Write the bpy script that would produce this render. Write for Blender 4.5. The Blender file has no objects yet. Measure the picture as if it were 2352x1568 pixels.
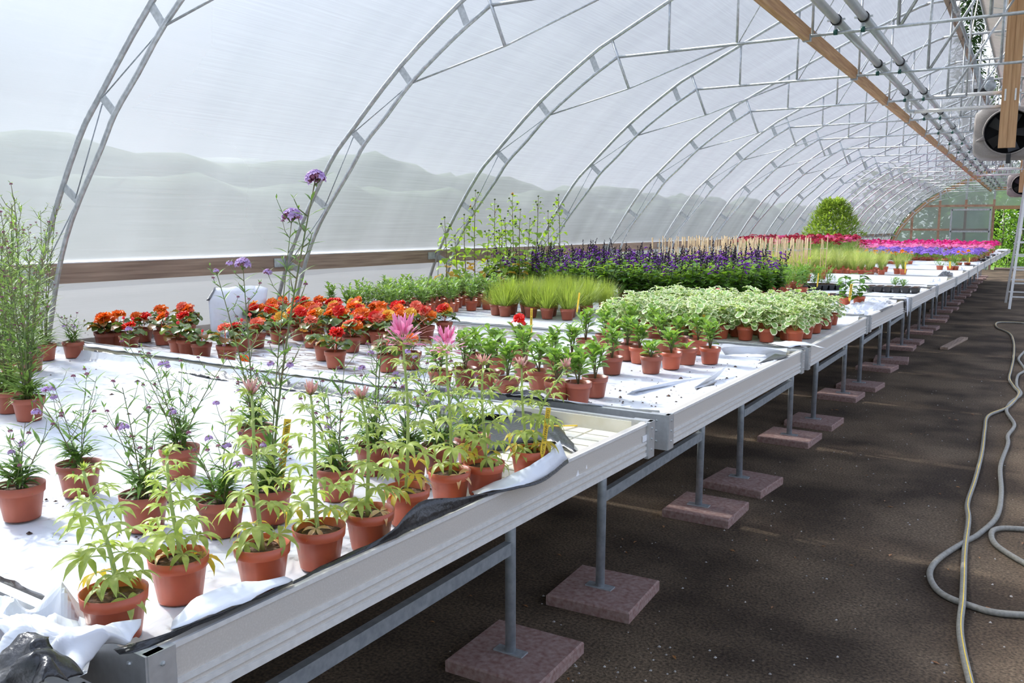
import bpy, math, random
from mathutils import Vector, Matrix, Euler, noise
random.seed(7)
PI = math.pi
SC = bpy.context.scene
COL = SC.collection

# ------------------------------------------------------------------ camera
H = 1.7                       # eye height
F_PX = 1963.17                # focal length in pixels of the 2352 px wide frame
YAW, PITCH, ROLL = math.radians(31.21448), math.radians(7.637), math.radians(.124)
_fw = Vector((-math.sin(YAW)*math.cos(PITCH), math.cos(YAW)*math.cos(PITCH), -math.sin(PITCH)))
_r0 = Vector((math.cos(YAW), math.sin(YAW), 0)); _u0 = _r0.cross(_fw)
_rt = _r0*math.cos(ROLL)+_u0*math.sin(ROLL); _up = _u0*math.cos(ROLL)-_r0*math.sin(ROLL)
cam = bpy.data.cameras.new('camera'); cam.sensor_width = 36; cam.lens = 36*F_PX/2352
cam.clip_start = .05; cam.clip_end = 600
camo = bpy.data.objects.new('camera', cam); COL.objects.link(camo)
camo.matrix_world = Matrix(((_rt.x, _up.x, -_fw.x, 0), (_rt.y, _up.y, -_fw.y, 0), (_rt.z, _up.z, -_fw.z, H), (0, 0, 0, 1)))
SC.camera = camo

# ------------------------------------------------------------------ light
SC.view_settings.view_transform = 'Standard'
SC.view_settings.look = 'None'
SC.view_settings.gamma = 1
SC.view_settings.use_curve_mapping = False
SC.view_settings.exposure = 0.38
SC.cycles.max_bounces = 8; SC.cycles.transmission_bounces = 5; SC.cycles.glossy_bounces = 3
w = bpy.data.worlds.new('sky'); SC.world = w; w.use_nodes = True
nt = w.node_tree; nt.nodes.clear()
wo = nt.nodes.new('ShaderNodeOutputWorld'); wb = nt.nodes.new('ShaderNodeBackground')
tc = nt.nodes.new('ShaderNodeTexCoord'); sx = nt.nodes.new('ShaderNodeSeparateXYZ')
rp = nt.nodes.new('ShaderNodeValToRGB')
rp.color_ramp.elements[0].position = 0.0; rp.color_ramp.elements[0].color = (.88, .92, 1, 1)
rp.color_ramp.elements[1].position = .7; rp.color_ramp.elements[1].color = (.62, .73, 1, 1)
nt.links.new(tc.outputs['Generated'], sx.inputs[0]); nt.links.new(sx.outputs['Z'], rp.inputs[0])
nt.links.new(rp.outputs[0], wb.inputs[0]); wb.inputs[1].default_value = 1.55
nt.links.new(wb.outputs[0], wo.inputs[0])
sun = bpy.data.lights.new('sun', 'SUN'); sun.energy = 12.5; sun.angle = math.radians(1.2); sun.color = (1, .95, .86)
suno = bpy.data.objects.new('sun', sun); COL.objects.link(suno)
suno.rotation_euler = Vector((1.15, -.2, -1)).to_track_quat('-Z', 'Y').to_euler()

# ------------------------------------------------------------------ measuring helpers
def ray(u, v):
    return _rt*((u-1176)/F_PX) - _up*((v-784)/F_PX) + _fw
def at(u, v, z):
    """point of the horizontal plane z that the photograph shows at pixel u, v"""
    d = ray(u, v); t = (z-H)/d.z
    return Vector((d.x*t, d.y*t, z))
def aty(u, v, Y):
    d = ray(u, v); t = Y/d.y
    return Vector((d.x*t, Y, H+d.z*t))
K = .785
def kz(z): return H+K*(z-H)

# ------------------------------------------------------------------ mesh helpers
class MB:
    def __init__(s): s.v = []; s.f = []; s.m = []
    def add(s, vs, fs, mi=0, M=None):
        o = len(s.v)
        s.v += [tuple(M @ Vector(p)) for p in vs] if M is not None else [tuple(p) for p in vs]
        s.f += [tuple(i+o for i in q) for q in fs]; s.m += [mi]*len(fs)
        return s
    def box(s, c, d, mi=0, M=None):
        x, y, z = d[0]/2, d[1]/2, d[2]/2
        vs = [(c[0]+a*x, c[1]+b*y, c[2]+e*z) for a in (-1, 1) for b in (-1, 1) for e in (-1, 1)]
        return s.add(vs, [(0, 1, 3, 2), (4, 6, 7, 5), (0, 4, 5, 1), (2, 3, 7, 6), (0, 2, 6, 4), (1, 5, 7, 3)], mi, M)
    def bar(s, a, b, wd, ht, up=(0, 0, 1), mi=0):
        a = Vector(a); b = Vector(b); d = (b-a).normalized(); up = Vector(up)
        sd = d.cross(up)
        if sd.length < 1e-4: sd = d.cross(Vector((1, 0, 0)))
        sd.normalize(); u2 = sd.cross(d)
        vs = []
        for p in (a, b):
            for i, j in ((-1, -1), (1, -1), (1, 1), (-1, 1)): vs.append(p+sd*(i*wd/2)+u2*(j*ht/2))
        return s.add(vs, [(3, 2, 1, 0), (4, 5, 6, 7), (0, 1, 5, 4), (1, 2, 6, 5), (2, 3, 7, 6), (3, 0, 4, 7)], mi)
    def tube(s, pts, rad, n=8, mi=0, cap=True):
        pts = [Vector(p) for p in pts]; m = len(pts)
        if not hasattr(rad, '__len__'): rad = [rad]*m
        vs = []; ref = None
        for i, p in enumerate(pts):
            t = (pts[min(i+1, m-1)]-pts[max(i-1, 0)])
            t = t.normalized() if t.length > 1e-9 else Vector((0, 0, 1))
            if ref is None: ref = Vector((0, 0, 1)) if abs(t.z) < .9 else Vector((1, 0, 0))
            sd = t.cross(ref); sd.normalize(); u = sd.cross(t); ref = u
            for k in range(n):
                a = 2*PI*k/n; vs.append(p+sd*(math.cos(a)*rad[i])+u*(math.sin(a)*rad[i]))
        fs = [(i*n+k, i*n+(k+1) % n, (i+1)*n+(k+1) % n, (i+1)*n+k) for i in range(m-1) for k in range(n)]
        if cap: fs += [tuple(range(n-1, -1, -1)), tuple((m-1)*n+k for k in range(n))]
        return s.add(vs, fs, mi)
    def lathe(s, prof, n=20, mi=0, M=None, c=(0, 0, 0)):
        vs = []
        for r, z in prof:
            for k in range(n):
                a = 2*PI*k/n; vs.append((c[0]+r*math.cos(a), c[1]+r*math.sin(a), c[2]+z))
        m = len(prof)
        return s.add(vs, [(i*n+k, i*n+(k+1) % n, (i+1)*n+(k+1) % n, (i+1)*n+k) for i in range(m-1) for k in range(n)], mi, M)
    def grid(s, rows, mi=0):
        n = len(rows[0])
        return s.add([p for r in rows for p in r], [(i*n+k, i*n+k+1, (i+1)*n+k+1, (i+1)*n+k) for i in range(len(rows)-1) for k in range(n-1)], mi)
    def mesh(s, name, mats, smooth=False):
        me = bpy.data.meshes.new(name); me.from_pydata(s.v, [], s.f)
        for m in (mats if isinstance(mats, (list, tuple)) else [mats]): me.materials.append(m)
        if any(s.m): me.polygons.foreach_set('material_index', s.m)
        if smooth: me.polygons.foreach_set('use_smooth', [True]*len(s.f))
        me.update(); return me
    def build(s, name, mats, parent=None, smooth=False, loc=None):
        return obj(name, s.mesh(name, mats, smooth), parent, loc)

def obj(name, me, parent=None, loc=None, rot=None, scale=None):
    o = bpy.data.objects.new(name, me); COL.objects.link(o)
    if parent is not None: o.parent = parent
    if loc is not None: o.location = loc
    if rot is not None: o.rotation_euler = rot
    if scale is not None: o.scale = scale if hasattr(scale, '__len__') else (scale,)*3
    return o
def tag(o, label=None, cat=None, group=None, kind=None):
    if label: o['label'] = label
    if cat: o['category'] = cat
    if group: o['group'] = group
    if kind: o['kind'] = kind
    return o
def thing(name, label, cat, loc=(0, 0, 0), rz=0, group=None):
    o = bpy.data.objects.new(name, None); COL.objects.link(o); o.empty_display_size = .05
    o.location = loc; o.rotation_euler = (0, 0, rz)
    return tag(o, label, cat, group)
def struct(o): o['kind'] = 'structure'; return o
def stuff(o): o['kind'] = 'stuff'; return o
def catmull(P, n=4):
    P = [Vector(p) for p in P]; Q = [P[0]*2-P[1]]+P+[P[-1]*2-P[-2]]; out = []
    for i in range(1, len(Q)-2):
        a, b, c, d = Q[i-1:i+3]
        for k in range(n):
            t = k/n; out.append(.5*((2*b)+(c-a)*t+(2*a-5*b+4*c-d)*t*t+(3*b-a-3*c+d)*t**3))
    out.append(P[-1]); return out
ORD = ['first', 'second', 'third', 'fourth', 'fifth', 'sixth', 'seventh', 'eighth', 'ninth', 'tenth', 'eleventh', 'twelfth',
       'thirteenth', 'fourteenth', 'fifteenth', 'sixteenth', 'seventeenth', 'eighteenth', 'nineteenth', 'twentieth',
       'twenty-first', 'twenty-second', 'twenty-third', 'twenty-fourth', 'twenty-fifth', 'twenty-sixth', 'twenty-seventh',
       'twenty-eighth', 'twenty-ninth', 'thirtieth', 'thirty-first', 'thirty-second', 'thirty-third', 'thirty-fourth', 'thirty-fifth', 'thirty-sixth',
       'thirty-seventh', 'thirty-eighth', 'thirty-ninth', 'fortieth']
rnd = random.uniform

# ------------------------------------------------------------------ materials
def node_mat(name):
    m = bpy.data.materials.new(name); m.use_nodes = True
    t = m.node_tree; p = t.nodes['Principled BSDF']
    return m, t, p
def mat(name, col, rough=.5, metal=0, var=None, scale=20, stretch=None, bump=0, spec=.5, col2=None, detail=4, thr=(.35, .65), coord='Object', rnd_amt=0):
    """noise blend of two colours, optional stretch of the noise, bump and per-object value shift"""
    m, t, p = node_mat(name)
    p.inputs['Roughness'].default_value = rough; p.inputs['Metallic'].default_value = metal
    p.inputs['Specular IOR Level'].default_value = spec
    tcn = t.nodes.new('ShaderNodeTexCoord'); mp = t.nodes.new('ShaderNodeMapping'); nz = t.nodes.new('ShaderNodeTexNoise')
    nz.inputs['Scale'].default_value = scale; nz.inputs['Detail'].default_value = detail
    if stretch: mp.inputs['Scale'].default_value = stretch
    t.links.new(tcn.outputs[coord], mp.inputs[0]); t.links.new(mp.outputs[0], nz.inputs[0])
    r = t.nodes.new('ShaderNodeValToRGB'); r.color_ramp.elements[0].position, r.color_ramp.elements[1].position = thr
    c2 = col2 or tuple(c*(1+(var or .12)) for c in col)
    r.color_ramp.elements[0].color = (*col, 1); r.color_ramp.elements[1].color = (*c2, 1)
    t.links.new(nz.outputs[0], r.inputs[0]); out = r.outputs[0]
    if rnd_amt:
        oi = t.nodes.new('ShaderNodeObjectInfo'); hs = t.nodes.new('ShaderNodeHueSaturation'); mr = t.nodes.new('ShaderNodeMapRange')
        mr.inputs[3].default_value = 1-rnd_amt; mr.inputs[4].default_value = 1+rnd_amt
        t.links.new(oi.outputs['Random'], mr.inputs[0]); t.links.new(mr.outputs[0], hs.inputs['Value']); t.links.new(out, hs.inputs['Color']); out = hs.outputs[0]
    t.links.new(out, p.inputs['Base Color'])
    if bump:
        b = t.nodes.new('ShaderNodeBump'); b.inputs['Strength'].default_value = bump; b.inputs['Distance'].default_value = .01
        t.links.new(nz.outputs[0], b.inputs['Height']); t.links.new(b.outputs[0], p.inputs['Normal'])
    return m
def leafmat(name, col, col2=None, trans=.35, rough=.45, scale=60, rnd_amt=.12, tcol=None, thr=(.35, .65), edge=None):
    """thin leaf: glossy reflection plus light passing through; edge = colour of the leaf margin (uses the u coordinate)"""
    m = mat(name, col, rough, 0, scale=scale, col2=col2 or tuple(c*1.35 for c in col), rnd_amt=rnd_amt, thr=thr, spec=.35)
    t = m.node_tree; p = t.nodes['Principled BSDF']; o = t.nodes['Material Output']
    tr = t.nodes.new('ShaderNodeBsdfTranslucent'); mx = t.nodes.new('ShaderNodeMixShader'); mx.inputs[0].default_value = trans
    src = p.inputs['Base Color'].links[0].from_socket
    g = t.nodes.new('ShaderNodeMixRGB'); g.blend_type = 'MULTIPLY'; g.inputs[0].default_value = 1
    g.inputs[2].default_value = (*(tcol or (1.8, 1.72, .85)), 1)
    t.links.new(src, g.inputs[1]); t.links.new(g.outputs[0], tr.inputs[0])
    t.links.new(p.outputs[0], mx.inputs[1]); t.links.new(tr.outputs[0], mx.inputs[2]); t.links.new(mx.outputs[0], o.inputs[0])
    return m

def film_mat(name, direct=.23, tint=(.9, .94, 1.0), haze=.26, tcol=.30):
    """hazy greenhouse film: part of the light goes straight through, part is scattered forward, part is diffused"""
    m = bpy.data.materials.new(name); m.use_nodes = True; t = m.node_tree; t.nodes.clear()
    o = t.nodes.new('ShaderNodeOutputMaterial')
    tcn = t.nodes.new('ShaderNodeTexCoord'); mp = t.nodes.new('ShaderNodeMapping'); mp.inputs['Scale'].default_value = (6, .5, 60)
    nz = t.nodes.new('ShaderNodeTexNoise'); nz.inputs['Scale'].default_value = 3; nz.inputs['Detail'].default_value = 6
    t.links.new(tcn.outputs['Object'], mp.inputs[0]); t.links.new(mp.outputs[0], nz.inputs[0])
    mp2 = t.nodes.new('ShaderNodeMapping'); mp2.inputs['Scale'].default_value = (.35, 2.2, .35); mp2.inputs['Rotation'].default_value = (.5, 0, .2)
    n2 = t.nodes.new('ShaderNodeTexNoise'); n2.inputs['Scale'].default_value = 1.1; n2.inputs['Detail'].default_value = 3
    t.links.new(tcn.outputs['Object'], mp2.inputs[0]); t.links.new(mp2.outputs[0], n2.inputs[0])
    ad = t.nodes.new('ShaderNodeMath'); ad.operation = 'ADD'; t.links.new(nz.outputs[0], ad.inputs[0]); t.links.new(n2.outputs[0], ad.inputs[1])
    mr = t.nodes.new('ShaderNodeMapRange'); mr.inputs[1].default_value = .7; mr.inputs[2].default_value = 1.3
    mr.inputs[3].default_value = haze-.05; mr.inputs[4].default_value = haze+.05
    t.links.new(ad.outputs[0], mr.inputs[0])
    tp = t.nodes.new('ShaderNodeBsdfTransparent'); tp.inputs[0].default_value = (*tint, 1)
    rf = t.nodes.new('ShaderNodeBsdfRefraction'); rf.inputs['IOR'].default_value = 1.3; rf.inputs['Roughness'].default_value = .62
    rf.inputs['Color'].default_value = (*tint, 1)
    tr = t.nodes.new('ShaderNodeBsdfTranslucent'); tr.inputs[0].default_value = (tcol*.9, tcol*.97, tcol*1.08, 1)
    df = t.nodes.new('ShaderNodeBsdfDiffuse'); df.inputs[0].default_value = (.8, .82, .88, 1)
    gl = t.nodes.new('ShaderNodeBsdfGlossy'); gl.inputs['Roughness'].default_value = .28
    m1 = t.nodes.new('ShaderNodeMixShader'); m1.inputs[0].default_value = direct
    t.links.new(rf.outputs[0], m1.inputs[1]); t.links.new(tp.outputs[0], m1.inputs[2])
    m2 = t.nodes.new('ShaderNodeMixShader'); m2.inputs[0].default_value = .25
    t.links.new(tr.outputs[0], m2.inputs[1]); t.links.new(df.outputs[0], m2.inputs[2])
    m3 = t.nodes.new('ShaderNodeMixShader'); t.links.new(mr.outputs[0], m3.inputs[0])
    t.links.new(m1.outputs[0], m3.inputs[1]); t.links.new(m2.outputs[0], m3.inputs[2])
    m4 = t.nodes.new('ShaderNodeMixShader'); m4.inputs[0].default_value = .05
    t.links.new(m3.outputs[0], m4.inputs[1]); t.links.new(gl.outputs[0], m4.inputs[2])
    t.links.new(m4.outputs[0], o.inputs[0])
    return m

M = {}
M['film'] = film_mat('film')
M['film_skirt'] = film_mat('film_skirt', .4, (.93, .94, 1), .66, .13)
M['film_end'] = film_mat('film_end', .35, (.74, .82, .8), .34, .26)
M['galv'] = mat('galvanised', (.42, .44, .44), .42, .6, scale=35, col2=(.58, .6, .6))
M['galv_dark'] = mat('galvanised_dull', (.30, .33, .35), .5, .5, scale=30, col2=(.42, .45, .47))
M['alu'] = mat('aluminium_rail', (.54, .495, .435), .5, .1, scale=260, col2=(.62, .575, .515), thr=(.45, .8))
M['alu_bright'] = mat('aluminium_bright', (.7, .69, .66), .38, .25, scale=60)
M['alu_corner'] = mat('aluminium_corner', (.52, .53, .53), .35, .6, scale=60)
M['tray'] = mat('tray_cream', (.66, .62, .48), .55, scale=14, col2=(.74, .71, .6))
M['wood'] = mat('new_timber', (.38, .2, .09), .7, scale=5, stretch=(14, .6, 14), col2=(.55, .33, .16), bump=.1)
M['wood_old'] = mat('weathered_timber', (.22, .15, .11), .8, scale=4, stretch=(10, .5, 12), col2=(.42, .31, .23), bump=.15, thr=(.3, .7))
M['wood_post'] = mat('post_timber', (.42, .23, .1), .65, scale=5, stretch=(12, 12, .6), col2=(.56, .34, .17))
M['wood_end'] = mat('end_frame_timber', (.36, .2, .12), .7, scale=6, col2=(.5, .3, .2))
M['sheet'] = None
M['black_sheet'] = mat('black_sheet', (.012, .012, .013), .28, scale=90, col2=(.03, .03, .032), bump=.25, spec=.6)
M['paver'] = mat('red_paver', (.2, .1, .082), .9, scale=45, col2=(.33, .235, .205), bump=.2, thr=(.3, .7))
M['plastic_black'] = mat('black_plastic', (.015, .015, .016), .45, scale=30)
M['rubber'] = mat('hose_rubber', (.19, .18, .15), .55, scale=60, col2=(.27, .255, .22))
M['yellow'] = mat('yellow_plastic', (.85, .55, .03), .5, scale=40, col2=(.9, .62, .06))
M['ink'] = mat('ink', (.01, .01, .01), .6)
M['white_paint'] = mat('white_sticker', (.8, .8, .8), .5)
M['heater'] = mat('heater_plastic', (.27, .24, .22), .5, scale=120, col2=(.33, .3, .28))
M['clip_green'] = mat('pipe_clip_rubber', (.01, .08, .06), .5)
M['pipe_pvc'] = mat('grey_pipe', (.42, .45, .44), .32, .15, scale=30)
M['flap'] = mat('vent_flap', (.75, .70, .64), .6, scale=8)

def sheet_mat(name, dirt=.5, brown=0.0):
    m, t, p = node_mat(name)
    p.inputs['Roughness'].default_value = .38; p.inputs['Specular IOR Level'].default_value = .4
    tcn = t.nodes.new('ShaderNodeTexCoord')
    def nzz(scale, detail, st=(1, 1, 1), thr=(.6, .7), rot=0):
        mp = t.nodes.new('ShaderNodeMapping'); mp.inputs['Scale'].default_value = st; mp.inputs['Rotation'].default_value = (0, 0, rot)
        n = t.nodes.new('ShaderNodeTexNoise'); n.inputs['Scale'].default_value = scale; n.inputs['Detail'].default_value = detail
        r = t.nodes.new('ShaderNodeMapRange'); r.inputs[1].default_value, r.inputs[2].default_value = thr
        t.links.new(tcn.outputs['Object'], mp.inputs[0]); t.links.new(mp.outputs[0], n.inputs[0]); t.links.new(n.outputs[0], r.inputs[0])
        return n, r
    n1, r1 = nzz(30, 6, (1, 1, 1), (.62, .70))
    n2, r2 = nzz(6, 8, (1, 1, 1), (.5-brown*.2, .8-brown*.28))
    n3, r3 = nzz(16, 7, (.5, 1.8, 1), (.60-brown*.2, .72-brown*.22), .4)
    def mix(a, col, fac, amt):
        x = t.nodes.new('ShaderNodeMixRGB'); mu = t.nodes.new('ShaderNodeMath'); mu.operation = 'MULTIPLY'; mu.inputs[1].default_value = amt
        t.links.new(fac, mu.inputs[0]); t.links.new(mu.outputs[0], x.inputs[0])
        if isinstance(a, tuple): x.inputs[1].default_value = (*a, 1)
        else: t.links.new(a, x.inputs[1])
        x.inputs[2].default_value = (*col, 1); return x.outputs[0]
    c = mix((.72, .74, .78), (.62, .57, .49), r2.outputs[0], .55)
    c = mix(c, (.17, .115, .08), r3.outputs[0], min(.9, .12+brown*1.2))
    c = mix(c, (.12, .09, .07), r1.outputs[0], dirt)
    t.links.new(c, p.inputs['Base Color'])
    b = t.nodes.new('ShaderNodeBump'); b.inputs['Strength'].default_value = .25; b.inputs['Distance'].default_value = .012
    nb, _ = nzz(9, 4, (2.2, .5, 1), rot=.5); b.inputs['Strength'].default_value = .45; t.links.new(nb.outputs[0], b.inputs['Height']); t.links.new(b.outputs[0], p.inputs['Normal'])
    return m
M['sheet'] = sheet_mat('white_sheet', .5)
M['sheet_brown'] = sheet_mat('white_sheet_debris', .9, .62)
M['sheet_clean'] = sheet_mat('white_sheet_fold', .05)

def ground_mat():
    m, t, p = node_mat('ground'); p.inputs['Roughness'].default_value = .95; p.inputs['Specular IOR Level'].default_value = .15
    tcn = t.nodes.new('ShaderNodeTexCoord')
    def nzz(scale, detail, c0, c1, thr):
        n = t.nodes.new('ShaderNodeTexNoise'); n.inputs['Scale'].default_value = scale; n.inputs['Detail'].default_value = detail
        r = t.nodes.new('ShaderNodeValToRGB'); r.color_ramp.elements[0].position, r.color_ramp.elements[1].position = thr
        r.color_ramp.elements[0].color = (*c0, 1); r.color_ramp.elements[1].color = (*c1, 1)
        t.links.new(tcn.outputs['Object'], n.inputs[0]); t.links.new(n.outputs[0], r.inputs[0]); return n, r
    n1, a = nzz(1.3, 5, (.058, .042, .029), (.165, .123, .082), (.38, .62))
    n2, b = nzz(75, 6, (.45, .45, .45), (1.3, 1.25, 1.2), (.35, .7))
    n3, c = nzz(260, 2, (1, 1, 1), (2.1, 2.0, 1.9), (.66, .74))
    x = t.nodes.new('ShaderNodeMixRGB'); x.blend_type = 'MULTIPLY'; x.inputs[0].default_value = 1
    y = t.nodes.new('ShaderNodeMixRGB'); y.blend_type = 'MULTIPLY'; y.inputs[0].default_value = 1
    t.links.new(a.outputs[0], x.inputs[1]); t.links.new(b.outputs[0], x.inputs[2])
    t.links.new(x.outputs[0], y.inputs[1]); t.links.new(c.outputs[0], y.inputs[2]); t.links.new(y.outputs[0], p.inputs['Base Color'])
    bp = t.nodes.new('ShaderNodeBump'); bp.inputs['Strength'].default_value = .7; bp.inputs['Distance'].default_value = .01
    t.links.new(n2.outputs[0], bp.inputs['Height']); t.links.new(bp.outputs[0], p.inputs['Normal'])
    return m
M['ground'] = ground_mat()
M['yard'] = mat('outdoor_yard', (.10, .115, .105), .95, scale=.4, col2=(.16, .175, .165))
M['grass'] = mat('lawn', (.06, .12, .02), .9, scale=30, col2=(.14, .24, .05))

# ------------------------------------------------------------------ the shell
Y0, Y1 = -3.3, 40.3
def prof(pts): return [Vector((K*x, 0, kz(z))) for x, z in pts]
OUT = catmull(prof([(-7.02, -.466), (-6.93, .3), (-6.79, .85), (-6.6, 1.33), (-6.37, 1.75), (-5.97, 2.33), (-5.68, 2.62), (-5.08, 3.16), (-4.43, 3.62),
                    (-4.16, 3.77), (-3.51, 4.09), (-2.92, 4.37), (-2.36, 4.62), (-1.67, 4.90)]), 3)
INN = catmull(prof([(-6.8, -.466), (-6.7, .3), (-6.56, .75), (-6.35, 1.33), (-6.12, 1.75), (-5.71, 2.25), (-5.53, 2.48), (-5.26, 2.72), (-4.95, 3.01), (-4.47, 3.35), (-4.1, 3.57)]), 3)
RIDGE_Z = kz(4.94); CH_Z = kz(3.58)
ARCH_Y = [2.975+2.05*i for i in range(-3, 19)]

fl = MB(); n = 40
fl.add([(-9, -5, 0), (9, -5, 0), (9, Y1+.15, 0), (-9, Y1+.15, 0)], [(0, 1, 2, 3)])
struct(fl.build('floor', M['ground']))
gr = MB(); gr.add([(-120, -60, -.03), (120, -60, -.03), (120, 160, -.03), (-120, 160, -.03)], [(0, 1, 2, 3)])
struct(gr.build('outdoor_yard', M['yard']))
gr = MB(); gr.add([(-40, Y1+.3, -.02), (40, Y1+.3, -.02), (40, 90, -.02), (-40, 90, -.02)], [(0, 1, 2, 3)]); struct(gr.build('outdoor_lawn', M['grass']))

def skin(name, pr, off=.065, mt='film'):
    b = MB(); m = len(pr); P = []
    for i, p in enumerate(pr):
        t = (pr[min(i+1, m-1)]-pr[max(i-1, 0)]); nrm = Vector((-t.z, 0, t.x)).normalized()
        if pr[-1].x > 0: nrm = Vector((t.z, 0, -t.x)).normalized() if t.z > 0 else nrm
        P.append(p+nrm*off)
    ys = [Y0]+ARCH_Y[0:]+[Y1]
    rows = [[(p.x, y, p.z) for p in P] for y in sorted(set(ys))]
    b.grid(rows)
    return struct(b.build(name, M[mt], smooth=True))
left_prof = OUT+[Vector((K*-1.5, 0, RIDGE_Z)), Vector((K*-1.335, 0, RIDGE_Z))]
RAILZ = kz(1.33)
skin('wall_left', [p for p in left_prof if p.z >= RAILZ-.02])
skin('wall_left', [p for p in left_prof if p.z <= RAILZ+.02], mt='film_skirt')
bR = MB(); rp_ = [Vector((-p.x+.0, 0, p.z)) for p in left_prof]+[Vector((K*.8, 0, RIDGE_Z))]
bR.grid([[(p.x+(.022 if p.z < 3.4 else 0), y, p.z+.022) for p in rp_] for y in [Y0]+ARCH_Y+[Y1]])
struct(bR.build('wall_right', M['film'], smooth=True))

# opened ridge vent
vt = thing('roof_vent', 'opened ridge vent flap with pale underside above the centre aisle', 'roof vent', (0, 0, RIDGE_Z))
vb = MB(); e1 = Vector((K*-1.1, 0, kz(5.7)-RIDGE_Z)); e2 = Vector((K*.8, 0, .03))
for (ya, yb) in [(Y0, 8), (8.02, 19), (19.02, 30), (30.02, Y1)]:
    b = MB(); d = (e2-e1); nrm = Vector((-d.z, 0, d.x)).normalized()*.02
    vs = [e1+Vector((0, ya, 0)), e2+Vector((0, ya, 0)), e2+Vector((0, yb, 0)), e1+Vector((0, yb, 0))]
    b.add(vs+[p+nrm for p in vs], [(0, 1, 2, 3), (7, 6, 5, 4), (0, 4, 5, 1), (1, 5, 6, 2), (2, 6, 7, 3), (3, 7, 4, 0)])
    b.build('flap_panel', M['flap'], vt)
b = MB(); b.tube([e1+Vector((0, Y0, -.02)), e1+Vector((0, Y1, -.02))], .016); b.build('flap_edge_tube', M['galv_dark'], vt)
for y in ARCH_Y[2:]:
    b = MB(); b.tube([(K*-1.2, y+.3, kz(4.80)-RIDGE_Z), (e1.x, y+.3, e1.z-.02)], .010, 6); b.build('push_rod', M['alu_bright'], vt)
    b = MB(); b.tube([(K*.7, y+.05, .0), (e1.x+.1, y+1.0, e1.z-.06)], .007, 6); b.build('flap_brace', M['galv'], vt)
b = MB(); b.box((K*-1.295, (Y0+Y1)/2, .0), (.035, Y1-Y0, .13)); tag(b.build('ridge_board', M['wood_old']), 'weathered brown board along the edge of the roof vent opening', 'board').location = (0, 0, RIDGE_Z)
t_ = thing('vent_drive_shaft', 'grey steel drive shaft with bearings under the vent opening', 'shaft', (K*-1.17, 0, kz(4.76)))
b = MB(); b.tube([(0, Y0+1, 0), (0, Y1-1, 0)], .022, 10); b.build('shaft', M['galv_dark'], t_, True)
for y in ARCH_Y[2:]:
    b = MB(); b.tube([(0, y-.16, 0), (0, y-.06, 0)], .034, 10); b.tube([(0, y-.05, .01), (0, y+.02, .01)], .04, 10); b.build('coupling', M['galv'], t_, True)
    b = MB(); b.box((-.03, y-.02, .05), (.02, .12, .16)); b.build('bearing_plate', M['heater'], t_)
mt = thing('vent_motor', 'grey ribbed electric motor driving the roof vent', 'motor', (K*-.87, K*18, kz(4.23)))
b = MB(); b.lathe([(0, -.09), (.05, -.09), (.075, -.07), (.075, .07), (.05, .09), (0, .09)], 20, M=Matrix.Rotation(PI/2, 4, 'X')); b.build('housing', M['galv_dark'], mt, True)
b = MB(); b.lathe([(0, -.098), (.055, -.095), (.06, -.085)], 20, M=Matrix.Rotation(PI/2, 4, 'X')); b.build('fan_cover', M['heater'], mt, True)
b = MB(); b.box((0, 0, .09), (.08, .09, .06)); b.build('terminal_box', M['galv_dark'], mt)
b = MB(); b.box((-.1, .08, -.05), (.2, .14, .05)); b.build('gearbox', M['plastic_black'], mt)
b = MB(); b.bar((-.12, .08, -.03), (K*-.3, .08, .43), .05, .012, up=(0, 1, 0)); b.build('mount_arm', M['galv_dark'], mt)

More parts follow.
